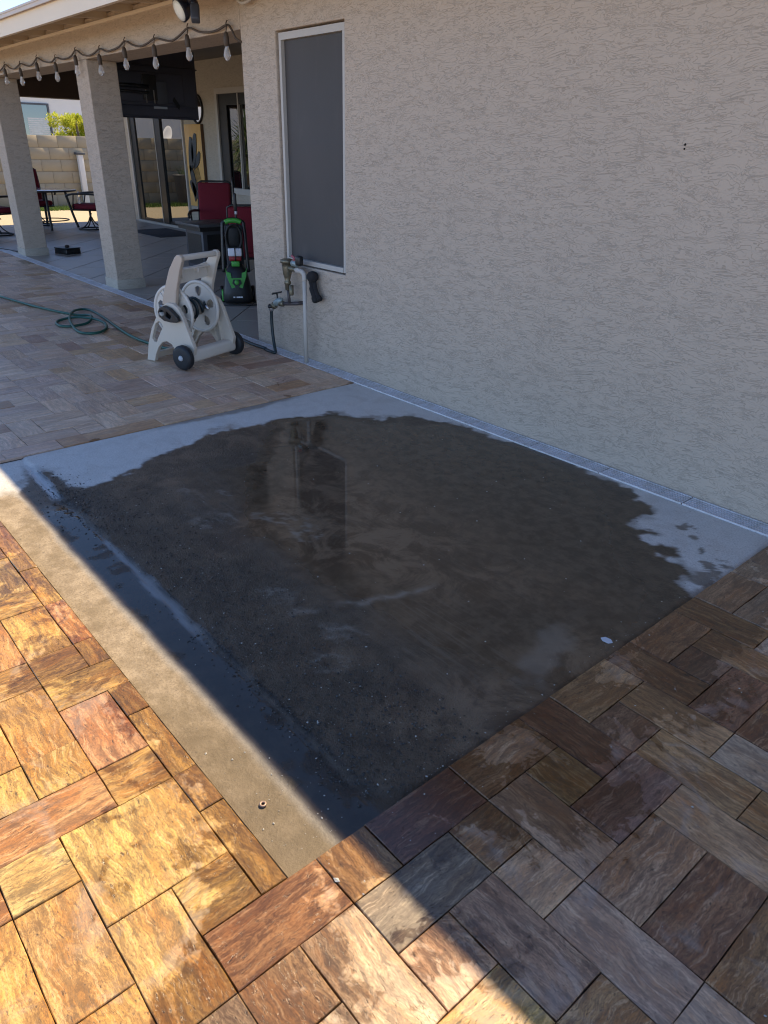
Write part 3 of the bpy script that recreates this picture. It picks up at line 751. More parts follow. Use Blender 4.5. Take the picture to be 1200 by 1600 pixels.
# ------------------------------------------------------------------ channel drain along wall and patio
dr = thing('channel_drain', 'pale grey slotted plastic channel drain along the foot of the stucco wall and patio', 'drain')
gm = MB()
L_ = .494
for k in range(5):
    y0 = -.122 + k * .0213; gm.box(-L_ / 2, L_ / 2, y0, y0 + .0132, -.012, .006)
for k in range(5): gm.box(-L_ / 2 + k * .1215, -L_ / 2 + k * .1215 + .008, -.1215, -.018, -.012, .0045)
gm.box(-L_ / 2, L_ / 2, -.127, -.1225, -.03, .009); gm.box(-L_ / 2, L_ / 2, -.0165, -.008, -.03, .009)
g0 = None
for k in range(-26, 4):
    xc = -1.752 + k * .5
    if g0 is None: g0 = gm.build('grate', M['grate'], dr, (xc, 0, 0))
    else: link('grate', g0.data, dr, (xc, 0, 0))
MB().box(-15, .3, -.1275, -.007, -.06, -.014).build('channel', M['dark_gap'], dr)

# ------------------------------------------------------------------ house
house = thing('house', 'beige textured stucco house with covered patio and overhanging eave', 'house')
def wall_mesh(x0, x1, z0, z1, y0, y1, holes):
    """wall in the x-z plane with rectangular openings"""
    xs = sorted({x0, x1, *[h[0] for h in holes], *[h[1] for h in holes]}); zs = sorted({z0, z1, *[h[2] for h in holes], *[h[3] for h in holes]})
    inh = lambda x, z: any(h[0] < x < h[1] and h[2] < z < h[3] for h in holes)
    bm = bmesh.new(); vs = {}
    V = lambda x, y, z: vs.setdefault((x, y, z), bm.verts.new((x, y, z)))
    sol = {}
    for a in range(len(xs) - 1):
        for b in range(len(zs) - 1): sol[a, b] = not inh((xs[a] + xs[a + 1]) / 2, (zs[b] + zs[b + 1]) / 2)
    for (a, b), s_ in sol.items():
        if not s_: continue
        X0, X1, Z0, Z1 = xs[a], xs[a + 1], zs[b], zs[b + 1]
        bm.faces.new([V(X0, y0, Z0), V(X1, y0, Z0), V(X1, y0, Z1), V(X0, y0, Z1)]); bm.faces.new([V(X0, y1, Z0), V(X0, y1, Z1), V(X1, y1, Z1), V(X1, y1, Z0)])
        for (da, db, e) in ((-1, 0, ((X0, Z0), (X0, Z1))), (1, 0, ((X1, Z0), (X1, Z1))), (0, -1, ((X0, Z0), (X1, Z0))), (0, 1, ((X0, Z1), (X1, Z1)))):
            if not sol.get((a + da, b + db), False):
                (p, q) = e; bm.faces.new([V(p[0], y0, p[1]), V(q[0], y0, q[1]), V(q[0], y1, q[1]), V(p[0], y1, p[1])])
    bmesh.ops.recalc_face_normals(bm, faces=bm.faces[:])
    es = [e for e in bm.edges if len(e.link_faces) == 2 and e.calc_face_angle(0) > .8]
    bmesh.ops.bevel(bm, geom=es, offset=.008, segments=2, affect='EDGES', profile=.5)
    return MB().bm(bm)
WX0, WX1, WZ0, WZ1 = -5.266, -4.476, .757, 2.342
wall_mesh(-5.772, 3.2, -.05, 2.752, 0, .22, [(WX0 - .022, WX1 + .012, WZ0 - .012, WZ1 + .014)]).build('wall', M['stucco'], house)
MB().prism([(.2205, -.05), (3.999, -.05), (3.999, 2.995), (.2205, 2.765)], -5.77, -5.57, 'x').build('return_wall', M['stucco'], house)
wall_mesh(-18.3, -5.58, -.05, 2.995, 4.0, 4.25, [(-17.46, -14.80, -.01, 2.36), (-13.44, -12.1, .80, 2.52)]).build('back_wall', M['stucco_patio'], house)
MB().box(3.2, 3.4, 0, 6.4, -.05, 2.75).build('gable_wall', M['stucco'], house)
MB().box(-18.3, -18.1, 4.2505, 6.4, -.05, 3.0).build('gable_wall', M['stucco'], house)
wall_mesh(-16.75, -5.7725, 2.405, 2.752, 0.0, .40, []).build('beam', M['stucco'], house)
MB().prism([(.401, 2.37), (3.998, 2.37), (3.998, 2.95), (.401, 2.74)], -16.75, -16.4, 'x').build('end_beam', M['brown_beam'], house)
MB().prism([(.401, 2.762), (3.998, 2.982), (3.998, 2.995), (.401, 2.775)], -17.8, -5.771, 'x').build('ceiling', M['ceiling'], house)
for cx in (-8.99, -12.573, -16.15):
    c = wall_mesh(cx - .36, cx, .10, 2.404, .004, .34, []).build('column', M['stucco'], house)
    MB().rbox(cx - .372, cx + .012, -.006, .352, -.04, .115, .006).build('column_base', M['stucco_patio'], c)
roof = MB()
sl = math.tan(math.radians(3.5))
E0 = -.62
def roofz(y): return 2.735 + (y - E0) * sl
v = []
for x in (-18.2, 3.7):
    for y in (E0 - .05, 6.5): v += [(x, y, roofz(y) + .03), (x, y, roofz(y) - .005)]
roof.add(v, [(0, 4, 6, 2), (1, 3, 7, 5), (0, 1, 5, 4), (2, 6, 7, 3), (0, 2, 3, 1), (4, 5, 7, 6)])
ro = roof.build('roof', M['roof'], house)
MB().box(-18.2, 3.7, E0 - .02, E0 + .02, 2.592, 2.735).build('fascia', M['fascia'], ro)
MB().box(-18.21, 3.71, E0 - .062, E0 - .021, 2.728, 2.760).build('drip_edge', M['fascia_edge'], ro)
MB().prism([(E0 - .07, 2.760), (E0 - .021, 2.760), (E0 - .0, 2.79), (E0 - .07, 2.778)], -18.22, 3.72, 'x').build('roof_edge', M['fascia_edge'], ro)
rm = MB(); y0, y1 = E0 + .021, -.001
rm.add([(-.022, y0, roofz(y0) - .008), (.022, y0, roofz(y0) - .008), (.022, y1, roofz(y1) - .008), (-.022, y1, roofz(y1) - .008),
        (-.022, y0, roofz(y0) - .075), (.022, y0, roofz(y0) - .075), (.022, y1, roofz(y1) - .07), (-.022, y1, roofz(y1) - .07)],
       [(0, 1, 2, 3), (4, 7, 6, 5), (0, 4, 5, 1), (2, 6, 7, 3), (0, 3, 7, 4), (1, 5, 6, 2)])
r0 = None
for k in range(36):
    x = -18.05 + k * .61
    if r0 is None: r0 = rm.build('rafter', M['rafter'], ro, (x, 0, 0))
    else: link('rafter', r0.data, ro, (x, 0, 0))
# soffit boards between the rafters and the trim on top of the wall
sv = [(-18.1, E0 + .022, roofz(E0 + .022) - .006), (3.6, E0 + .022, roofz(E0 + .022) - .006), (3.6, .3, roofz(.3) - .006), (-18.1, .3, roofz(.3) - .006)]
MB().add(sv + [(p[0], p[1], p[2] - .012) for p in sv], [(0, 1, 2, 3), (4, 7, 6, 5), (0, 4, 5, 1), (2, 6, 7, 3), (0, 3, 7, 4), (1, 5, 6, 2)]).build('soffit', M['rafter'], ro)
MB().box(-18.1, 3.6, -.028, -.0005, 2.672, 2.70).build('frieze_trim', M['fascia'], house)

hw_ = bpy.data.objects['wall']
for (zz, r_) in ((1.671, .0055), (1.653, .0045)):
    q_ = CAM + (_f * F_PX + _r * (1070 - 600) + _u * (800 - 230)) * 1.0
    tt = -CAM.y / (q_.y - CAM.y); xx_ = CAM.x + (q_.x - CAM.x) * tt; z0_ = CAM.z + (q_.z - CAM.z) * tt
    MB().lathe([(r_, 0), (r_ * .6, .004), (.001, .005)], 10, T(xx_, -.001, z0_ + (zz - 1.66)) @ RX(math.pi / 2)).build('anchor_plug', M['dark_gap'], hw_)
# side window with its sun screen
win = MB()
d0 = .045
win.box(WX0, WX0 + .028, d0 - .03, d0 + .03, WZ0, WZ1); win.box(WX1 - .026, WX1, d0 - .03, d0 + .03, WZ0, WZ1)
win.box(WX0 + .0281, WX1 - .0261, d0 - .03, d0 + .03, WZ1 - .045, WZ1); win.box(WX0 + .0281, WX1 - .0261, d0 - .035, d0 + .03, WZ0, WZ0 + .035)
wo = win.build('window', M['frame'], house); 
sn = MB(); n = 12
for i in range(n + 1):
    for k in range(n + 1):
        x = WX0 + .029 + (WX1 - WX0 - .056) * i / n; z = WZ0 + .036 + (WZ1 - WZ0 - .082) * k / n
        sn.v.append((x, d0 + .004 * math.sin(i / n * math.pi) * math.sin(k / n * math.pi * 3), z))
for i in range(n):
    for k in range(n): sn.f.append((i * (n + 1) + k, (i + 1) * (n + 1) + k, (i + 1) * (n + 1) + k + 1, i * (n + 1) + k + 1)); sn.sm.append(True)
sn.build('screen', M['screen'], wo)
MB().box(WX0 + .001, WX1 - .001, d0 + .035, d0 + .05, WZ0, WZ1).build('pane', M['glass'], wo)
MB().box(WX0 + .0285, WX1 - .0265, d0 + .006, d0 + .02, 1.42, 1.445).build('meeting_rail', M['charcoal'], wo)

# sliding glass door
door = MB()
for (a, b) in ((-17.44, -17.38), (-14.86, -14.81)): door.box(a, b, 3.965, 4.06, 0, 2.35)
door.box(-17.379, -14.861, 3.965, 4.06, 2.29, 2.35); door.box(-17.379, -14.861, 3.955, 4.06, -.01, .045)
do = door.build('sliding_door', M['frame'], house)
for (a, b, yy) in ((-17.379, -17.13, 4.0), (-16.12, -15.86, 3.985), (-14.93, -14.862, 4.0)): MB().box(a, b, yy, yy + .035, .046, 2.289).build('stile', M['black_metal'], do)
MB().box(-16.14, -16.121, 3.978, 4.0, .046, 2.289).build('handle_rail', M['frame'], do)
for (a, b) in ((-17.13, -16.14), (-15.86, -14.93)):
    MB().box(a, b, 4.02, 4.03, .10, 2.26).build('pane', M['glass'], do)
    MB().box(a, b, 4.005, 4.04, .046, .0995).build('bottom_rail', M['black_metal'], do); MB().box(a, b, 4.005, 4.04, 2.2605, 2.289).build('top_rail', M['black_metal'], do)
# patio window beside the picture
w2 = MB()
w2.box(-13.44, -13.36, 3.97, 4.07, .80, 2.52); w2.box(-12.16, -12.1, 3.97, 4.07, .80, 2.52); w2.box(-13.359, -12.161, 3.97, 4.07, 2.43, 2.52); w2.box(-13.359, -12.161, 3.95, 4.07, .80, .90)
wo2 = w2.build('window', M['frame'], house)
MB().box(-12.68, -12.65, 3.99, 4.03, .901, 2.429).build('mullion', M['frame'], wo2)
MB().box(-13.3585, -13.08, 4.0, 4.02, .901, 2.429).build('dark_stile', M['black_metal'], wo2)
MB().box(-13.0795, -12.162, 4.0, 4.02, 2.25, 2.4285).build('dark_stile', M['black_metal'], wo2)
MB().box(-13.3585, -12.162, 4.035, 4.045, .901, 2.4285).build('pane', M['glass'], wo2)
MB().box(-13.6, -12.0, 4.2, 4.22, .7, 2.6).build('backing', M['dark_gap'], wo2)

# ------------------------------------------------------------------ string lights
sl_ = thing('string_lights', 'brown cable of clear pear-shaped bulbs looped along the patio beam', 'string lights')
att = [(-12.35, 2.48), (-11.708, 2.505), (-11.071, 2.478), (-10.418, 2.50), (-9.785, 2.465), (-9.139, 2.492), (-8.477, 2.46), (-7.843, 2.478), (-7.193, 2.452), (-6.543, 2.477), (-5.901, 2.442)]
pts = [(-13.0, -.03, 2.50)]
for k, (x, z) in enumerate(att):
    px, py, pz = pts[-1]
    for t in (.25, .5, .75): pts.append((px + (x - px) * t, -.034, pz + (z - pz) * t - .05 * 4 * t * (1 - t) * (.8 + .4 * random.random())))
    pts.append((x, -.034, z))
pts += [(-5.84, -.030, 2.40), (-5.765, -.016, 2.325), (-5.70, .2, 2.30)]
MB().tube(smooth_path(pts, 3), .0085, 6).build('cable', M['cable'], sl_)
bulb_m = MB().lathe([(.004, -.098), (.014, -.094), (.025, -.076), (.028, -.06), (.023, -.034), (.016, -.012), (.015, 0)], 14).mesh('bulb'); bulb_m.materials.append(M['bulb'])
sock_m = MB().lathe([(.017, -.012), (.0215, -.008), (.0215, .05), (.016, .075), (.007, .085)], 12).mesh('socket'); sock_m.materials.append(M['cable'])
fil_m = MB().tube([(-.006, 0, -.03), (-.009, 0, -.085), (0, .004, -.09), (.009, 0, -.085), (.006, 0, -.03)], .0014, 5).mesh('filament'); fil_m.materials.append(M['copper'])
for k, (x, z) in enumerate(att):
    tilt = random.uniform(-.08, .02); zz = z - .10
    MB().tube([(x, -.034, z + .03), (x, -.046, z + .01), (x + .004, -.046, z - .02), (x - .006, -.048, zz + .05)], .0045, 5).build('drop_wire', M['cable'], sl_)
    s_ = link('socket', sock_m, sl_, (x - .008, -.048, zz - .03)); s_.rotation_euler = (0, tilt, 0)
    b_ = link('bulb', bulb_m, s_, (0, 0, -.012)); link('filament', fil_m, s_, (0, 0, -.012)).scale = (1, 1, .8)

# ------------------------------------------------------------------ flood light under the eave
fl = thing('flood_light', 'dark two-headed security flood light with a pale lens under the eave', 'flood light', (-5.94, -.30, 2.62))
MB().lathe([(.055, -.02), (.06, 0), (.06, .03)], 18, T(.0, 0, .0)).build('mount', M['navy_plastic'], fl)
def aim(p, d): return T(*p) @ Vector(d).to_track_quat('Z', 'Y').to_matrix().to_4x4()
A1 = aim((-.12, -.02, -.09), (-.06, -.90, -.45))
MB().lathe([(.022, -.13), (.034, -.11), (.042, -.06), (.075, -.005), (.083, .03), (.079, .034)], 24, A1).build('lamp_housing', M['navy_plastic'], fl)
MB().lathe([(.01, .028), (.074, .0285), (.070, .040), (.04, .048), (.005, .05)], 24, A1).build('lens', M['lamp_face'], fl)
MB().tube([(-.01, 0, -.01), (-.03, 0, -.05), (-.09, .03, -.065)], .022, 10).build('arm', M['navy_plastic'], fl)
MB().tube([(.02, 0, -.01), (.045, -.01, -.06), (.07, -.02, -.09)], .024, 10).build('arm', M['navy_plastic'], fl)
MB().rbox(-.032, .032, -.03, .03, -.075, .05, .01, aim((.09, -.03, -.13), (-.4, .25, .75))).build('motion_sensor', M['charcoal'], fl)
tag(MB().tube(smooth_path([(-5.72, -.05, 2.63), (-5.68, -.06, 2.575), (-5.60, -.06, 2.55), (-5.50, -.055, 2.57), (-5.44, -.04, 2.63), (-5.43, -.03, 2.69)], 5), .011, 8).build('loose_cable', M['pvc']), 'pale cable hanging in a loop from the eave beside the flood light', 'cable')

# ------------------------------------------------------------------ taps, breaker valve and pipes at the wall
vb = thing('vacuum_breaker', 'brass pressure vacuum breaker with pvc riser pipe under the screened window', 'valve', (-4.881, -.09, 0))
V_ = lambda x, z, y=-.09: (x + 4.881, y + .09, z)
MB().tube([V_(-4.881, -.01), V_(-4.879, .35), V_(-4.874, .685)], .0165, 12).build('riser_pipe', M['pvc'], vb)
MB().tube(smooth_path([V_(-4.874, .66), V_(-4.876, .70), V_(-4.90, .722), V_(-4.94, .726), V_(-4.985, .728)], 4), .0195, 12).build('elbow', M['pvc'], vb)
MB().lathe([(.021, 0), (.021, .03)], 14, aim(V_(-4.945, .7265), (-1, 0, 0))).build('coupling', M['pvc'], vb)
MB().lathe([(.016, 0), (.019, .01), (.019, .05), (.016, .08)], 12, aim(V_(-4.985, .728), (-1, 0, 0))).build('union', M['brass'], vb)
MB().lathe([(.018, .555), (.022, .56), (.022, .60), (.028, .605), (.028, .622), (.021, .63), (.028, .66), (.036, .685), (.040, .74), (.040, .765), (.053, .768), (.053, .792), (.03, .80), (.01, .802)], 20, T(*V_(-5.115, 0))).build('body', M['brass'], vb)
MB().lathe([(.019, 0), (.023, .01), (.023, .04), (.016, .06)], 12, aim(V_(-5.08, .73), (1, -.1, 0))).build('side_outlet', M['brass'], vb)
bv = MB().lathe([(.02, -.035), (.026, -.03), (.026, .03), (.02, .035)], 8, aim(V_(-5.0, .775), (1, 0, 0))).build('ball_valve', M['verdigris'], vb)
cap = MB()
for k in range(5):
    a = k * 2 * math.pi / 5; cap.tube([V_(-5.0, .815), (V_(-5.0, .815)[0] + .034 * math.cos(a), V_(-5, .815)[1] + .02 * math.sin(a), .817 + .018 * math.sin(a * 2))], .009, 6)
cap.lathe([(.012, .79), (.018, .80), (.015, .825)], 8, T(*V_(-5.0, 0)))
cap.build('valve_handle', M['pink'], bv)
MB().rbox(-.03, .03, -.025, .025, -.035, .04, .014, T(*V_(-4.94, .80))).build('actuator', M['black_plastic'], vb)
MB().lathe([(.015, .52), (.019, .53), (.019, .60)], 12, T(*V_(-5.065, 0))).build('test_port', M['brass'], vb)
MB().tube([V_(-5.11, .56), V_(-5.108, .45, -.085)], .0125, 10).build('lower_pipe', M['pipe_iron'], vb)
sp = thing('hose_bib', 'weathered outdoor tap with a splitter on an iron pipe beside the vacuum breaker', 'tap', (-5.06, -.03, .44))
S_ = lambda x, z, y: (x + 5.06, y + .03, z - .44)
MB().tube([S_(-5.04, .455, .012), S_(-5.06, .45, -.05), S_(-5.20, .432, -.09)], .0155, 12).build('pipe', M['pipe_iron'], sp)
MB().lathe([(.019, 0), (.024, .005), (.024, .04), (.018, .05)], 8, aim(S_(-5.19, .433, -.088), (-1, -.25, -.1))).build('collar', M['brass'], sp)
MB().lathe([(.016, -.05), (.026, -.035), (.030, 0), (.026, .035), (.014, .055)], 14, aim(S_(-5.255, .44, -.10), (-.8, -.2, -.45))).build('body', M['verdigris'], sp)
hd = MB().tube([S_(-5.255, .45, -.10), S_(-5.262, .505, -.105)], .007, 8)
hd.tube([S_(-5.312, .497, -.12), S_(-5.262, .512, -.105), S_(-5.21, .527, -.09)], .0065, 8); hd.tube([S_(-5.255, .515, -.15), S_(-5.262, .512, -.105), S_(-5.27, .51, -.06)], .006, 8)
hd.build('handle', M['black_metal'], sp)
MB().lathe([(.026, 0), (.029, .004), (.029, .028), (.022, .03)], 14, aim(S_(-5.285, .415, -.112), (-.7, -.2, -.6))).build('splitter', M['brass'], sp)
for (dx, dy) in ((-.055, -.02), (-.02, -.05)): MB().lathe([(.012, 0), (.017, .004), (.017, .04), (.012, .045)], 10, aim(S_(-5.31, .395, -.115), (dx, dy, .004))).build('splitter_knob', M['black_plastic'], sp)
MB().lathe([(.017, .355), (.021, .36), (.021, .392), (.016, .40)], 12, T(5.06 - 5.335, .03 - .12, -.44)).build('hose_coupling', M['steel'], sp)
fo = MB().lathe([(.01, -.03), (.038, -.028), (.044, 0), (.038, .028), (.01, .03)], 16, aim((-4.812, -.055, .695), (.3, -1, .1)))
fo.tube(smooth_path([(-4.83, -.055, .67), (-4.82, -.05, .61), (-4.79, -.05, .555), (-4.765, -.05, .51)], 4), [.022] * 4 + [.03] * 5 + [.036] * 3 + [.03], 10)
fo.tube(smooth_path([(-4.80, -.05, .68), (-4.785, -.05, .61), (-4.745, -.05, .55), (-4.72, -.05, .535)], 4), [.016] * 8 + [.02] * 5, 8)
tag(fo.build('pipe_insulation', M['foam']), 'torn black foam pipe wrap hanging on the wall below the window sill', 'pipe wrap')

# ------------------------------------------------------------------ hoses
ZG = .010
zo = lambda a, b, s=2.143, ox=0, oy=380: (ox + a / s, oy + b / s)
hp = [(-60, 165), (0, 178), (60, 195), (120, 212), (200, 230), (260, 240), (300, 246), (308, 256), (290, 268), (240, 278), (205, 277), (189, 268), (200, 258), (250, 253), (310, 258), (348, 269), (357, 281), (340, 296), (300, 302), (262, 295), (240, 275), (234, 252), (246, 232), (275, 221), (305, 225), (345, 247), (395, 283), (440, 311), (495, 333)]
hw = []
for k, q in enumerate(hp):
    g = ground_pt(*zo(*q), ZG + .012); hw.append((g.x, g.y, ZG + .012 + (.018 if 5 < k < 8 or 12 < k < 16 or 19 < k < 23 else 0) * random.uniform(.6, 1.)))
hw += [(-5.85, -.82, .03), (-5.72, -.76, .12), (-5.62, -.74, .22)]
tag(MB().tube(smooth_path(hw, 6), .0125, 8).build('garden_hose', M['hose_green']), 'green garden hose looped on the pavers left of the hose reel', 'hose')
lp = [(-5.335, -.12, .36), (-5.338, -.121, .28), (-5.325, -.125, .16), (-5.29, -.135, .06), (-5.25, -.155, .025), (-5.28, -.17, .022), (-5.38, -.165, .023)]
for q in ((800, 990), (720, 962), (650, 926)):
    g = ground_pt(200 + q[0] / 3.75, 280 + q[1] / 3.75, .03); lp.append((g.x, g.y, .03))
lp += [(-5.93, -.18, .09), (-5.86, -.27, .22), (-5.74, -.42, .37), (-5.65, -.50, .45), (-5.58, -.55, .48)]
tag(MB().tube(smooth_path(lp, 6), .0135, 10).build('leader_hose', M['hose_dark']), 'dark leader hose running from the wall tap to the hose reel', 'hose')

# ------------------------------------------------------------------ hose reel cart
# local frame: X along the axle (towards the wall), Y backwards, Z up
ax = Vector((-.32217, .94668, 0)); ay = Vector((-.94668, -.32217, 0))
rl = thing('hose_reel_cart', 'tan plastic hose reel cart with two dark wheels on the pavers', 'hose reel', (-5.349, -.7195, ZG))
rl.rotation_euler = (0, 0, math.atan2(ax.y, ax.x))
hx = .228
panel = [(-.075, .165), (.02, .40), (.06, .465), (.11, .49), (.17, .49), (.225, .465), (.29, .39), (.375, .27), (.43, .15), (.47, .0), (.385, .0), (.36, .06), (.315, .13), (.27, .17), (.22, .185), (.17, .17), (.125, .115), (.105, .06), (.0, .06), (-.06, .11)]
hole = [(.36, .16), (.382, .19), (.325, .31), (.285, .335), (.255, .325), (.245, .30), (.275, .255), (.315, .20), (.335, .165)]
def scale_p(L): return [(y, z) for (y, z) in L]
for sx in (-1, 1):
    a, b = (-hx - .018, -hx + .018) if sx < 0 else (hx - .018, hx + .018)
    pn = MB().prism(scale_p(panel), a, b, 'x', None, [scale_p(hole)], bev=.005).build('side_panel', M['tan_plastic'], rl)
    # inner stiffening ribs
    rb = MB(); xi = -hx + .018 if sx < 0 else hx - .018
    for (p, q) in (((.02, .10), (.09, .44)), ((.40, .05), (.20, .44)), ((.30, .19), (.13, .46)), ((.06, .12), (.20, .40))):
        x0, x1 = (xi, xi + .03) if sx < 0 else (xi - .03, xi)
        dx = Vector((q[0] - p[0], q[1] - p[1])).normalized(); nn = Vector((-dx.y, dx.x)) * .004
        rb.prism([(p[0] - nn.x, p[1] - nn.y), (q[0] - nn.x, q[1] - nn.y), (q[0] + nn.x, q[1] + nn.y), (p[0] + nn.x, p[1] + nn.y)], x0, x1, 'x')
    rb.build('rib', M['tan_plastic'], pn)
    arm = [(.12, .44), (.258, .47), (.228, .56), (.142, .74), (.072, .832), (.045, .853), (.016, .854), (-.006, .838), (-.004, .81), (.03, .74), (.088, .58)]
    MB().prism(arm, sx * .197 - .017, sx * .197 + .017, 'x', None, None, bev=.007).build('handle_arm', M['tan_dark'] if sx < 0 else M['tan_plastic'], rl)
    wl = MB().lathe([(.02, -.03), (.072, -.03), (.092, -.024), (.097, -.012), (.097, .012), (.092, .024), (.075, .03), (.055, .018), (.02, .018)], 32, T(sx * .296, 0, .097) @ RY(math.pi / 2)).build('wheel', M['rubber'], rl)
    sp_ = MB()
    for k in range(5): sp_.box(-.006, .006, .02, .07, .018, .029, T(sx * .296, 0, .097) @ RY(-sx * -math.pi / 2) @ RZ(k * 2 * math.pi / 5))
    sp_.build('spoke', M['rubber'], wl)
    MB().lathe([(.022, 0), (.022, .018), (.016, .026), (.004, .027)], 16, T(sx * .31, 0, .097) @ RY(sx * math.pi / 2)).build('hub_cap', M['grey_cap'], wl)
MB().rbox(-.262, .262, -.06, .035, .05, .145, .025, None, 4).build('axle_cover', M['reel_plastic'], rl)
MB().rbox(-.245, .245, .405, .44, .012, .06, .006).build('rear_bar', M['tan_plastic'], rl)
MB().rbox(-.185, .185, .006, .048, .806, .85, .018, None, 4).build('grip', M['reel_plastic'], rl)
tr = MB().prism([(-.183, .62), (.183, .645), (.183, .755), (.10, .742), (-.08, .732), (-.183, .735)], .125, .138, 'y', None, [circ(.15, .72, .011, 10)])
tr.rbox(-.183, .183, .09, .145, .722, .738, .004); tr.rbox(-.135, -.11, .085, .13, .67, .73, .006); tr.rbox(.04, .062, .085, .13, .69, .73, .006)
tr.build('tool_tray', M['reel_plastic'], rl)
# drum and flanges
Rf = .205; cyz = (.21, .40)
slots = []
for k in range(5):
    a = k * 2 * math.pi / 5 + .35; L = []
    for (r_, da) in ((.085, -.10), (.12, -.26), (.155, -.22), (.168, 0), (.155, .22), (.12, .26), (.085, .10)): L.append((cyz[0] + r_ * math.cos(a + da), cyz[1] + r_ * math.sin(a + da)))
    slots.append(L)
for sx in (-1, 1):
    xf = sx * .145
    fb = MB().prism(circ(cyz[0], cyz[1], Rf - .012, 48), xf - .005, xf + .005, 'x', None, slots)
    fb.tube([(xf, cyz[0] + (Rf - .008) * math.cos(t * 2 * math.pi / 48), cyz[1] + (Rf - .008) * math.sin(t * 2 * math.pi / 48)) for t in range(48)], .015, 8, None, True, True)
    for k in range(10):
        a = k * 2 * math.pi / 10 + .35 + math.pi / 5 * (k % 2 == 0) * 0
        if k % 2 == 1:
            for s2 in (-.5, .5):
                p = [(cyz[0] + r_ * math.cos(a + s2 * .22), cyz[1] + r_ * math.sin(a + s2 * .22)) for r_ in (.075, .185)]
                fb.tube([(xf - sx * -.008, *p[0]), (xf - sx * -.008, *p[1])], .0045, 5)
    fb.build('reel_flange', M['reel_plastic'], rl)
MB().lathe([(.062, -.142), (.062, .142)], 24, T(0, *cyz) @ RY(math.pi / 2)).build('drum', M['hub_plastic'], rl)
MB().lathe([(.022, -.29), (.022, .25)], 14, T(0, *cyz) @ RY(math.pi / 2)).build('axle', M['hub_plastic'], rl)
wr = []
for t in range(70):
    a = t / 70 * 2 * math.pi * 3.6; wr.append((-.10 + .20 * t / 70 + .0, cyz[0] + .078 * math.cos(a), cyz[1] + .078 * math.sin(a)))
wr += [(.12, cyz[0] - .08, cyz[1] + .05), (.13, cyz[0] - .09, cyz[1] + .0)]
MB().tube(wr, .0125, 8).build('wound_hose', M['hose_dark'], rl)
MB().lathe([(.012, 0), (.017, .005), (.017, .035), (.012, .04)], 10, aim((.118, cyz[0] - .092, cyz[1] + .02), (.3, -.6, -.75))).build('hose_fitting', M['steel'], rl)
ck = MB().prism([(.235, .425), (.215, .455), (.17, .475), (.11, .46), (.035, .405), (.02, .375), (.045, .36), (.115, .355), (.18, .36), (.225, .385)], -hx - .062, -hx - .03, 'x', None, [circ(.19, .42, .022, 14), [(.09, .405), (.14, .435), (.155, .395), (.11, .38)]], bev=.005)
ck.lathe([(.03, -.012), (.03, .012)], 16, T(-hx - .024, .12, .41) @ RY(math.pi / 2))
ck.build('crank', M['black_plastic'], rl)
MB().prism([(.235, .425), (.215, .455), (.17, .475), (.11, .46), (.035, .405), (.18, .37)], -hx - .03, -hx - .028, 'x').build('crank_back', M['charcoal'], rl)

# ------------------------------------------------------------------ pressure washer
M['coil'] = simple('coil_black', (.006, .006, .006), .6)
pw = thing('pressure_washer', 'black and lime green electric pressure washer standing at the patio edge', 'pressure washer', (-7.45, .77, .001), math.radians(60))
def loft(secs, n=24):
    mb = MB(); v = []; f = []
    for (z, wx, wy, oy) in secs:
        for k in range(n):
            a = 2 * math.pi * k / n; c, s = math.cos(a), math.sin(a); e = .55
            v.append((wx * math.copysign(abs(c) ** e, c), oy + wy * math.copysign(abs(s) ** e, s), z))
    for i in range(len(secs) - 1):
        for k in range(n): f.append((i * n + k, i * n + (k + 1) % n, (i + 1) * n + (k + 1) % n, (i + 1) * n + k))
    f += [tuple(range(n - 1, -1, -1)), tuple((len(secs) - 1) * n + k for k in range(n))]
    return mb.add(v, f, True)
loft([(.02, .15, .13, 0), (.06, .165, .145, 0), (.14, .16, .14, 0), (.28, .135, .12, .01), (.36, .115, .105, .02), (.41, .085, .09, .03), (.43, .06, .07, .04)]).build('body', M['black_plastic'], pw)
def skin(poly, y0, off, depth=.012):
    """a shaped plate lying on the sloping front of the body"""
    M4 = T(0, y0, 0) @ RX(math.radians(-6))
    return MB().prism(poly, off, off + depth, 'y', M4, None, bev=.003)
gp = skin([(-.12, .40), (-.10, .355), (-.06, .345), (-.055, .29), (.055, .29), (.06, .345), (.10, .355), (.12, .40), (.105, .30), (.07, .21), (.048, .135), (.03, .12), (-.03, .12), (-.048, .135), (-.07, .21), (-.105, .30)], -.128, -.02, .03).build('front_panel', M['green_plastic'], pw)
skin([(-.04, .275), (.04, .275), (.052, .235), (.025, .205), (.018, .165), (-.018, .165), (-.025, .205), (-.052, .235)], -.128, -.026, .02).build('badge', M['black_plastic'], pw)
MB().lathe([(.026, 0), (.026, .022), (.02, .028)], 18, T(0, -.145, .25) @ RX(math.radians(90 - 6))).build('knob', M['green_plastic'], pw)
for (a, b) in ((-.06, -.045), (-.035, -.03), (-.022, .018), (.024, .04)): MB().box(a + .01, b + .012, -.1605, -.1425, .082, .096, T(0, .012, 0)).build('logo_mark', M['white_plastic'], pw)
MB().tube(smooth_path([(-.135, -.02, .34), (-.125, .0, .60), (-.115, .02, .80), (-.10, .03, .86), (0, .035, .885), (.10, .03, .86), (.115, .02, .80), (.125, .0, .60), (.135, -.02, .34)], 5), .021, 10).build('frame_rail', M['black_plastic'], pw)
MB().tube(smooth_path([(-.085, .02, .855), (-.04, .02, .872), (.04, .02, .872), (.085, .02, .855)], 4), .026, 10).build('handle_grip', M['green_plastic'], pw)
MB().rbox(-.095, .095, .03, .085, .36, .83, .02).build('back_plate', M['charcoal'], pw)
cl = MB()
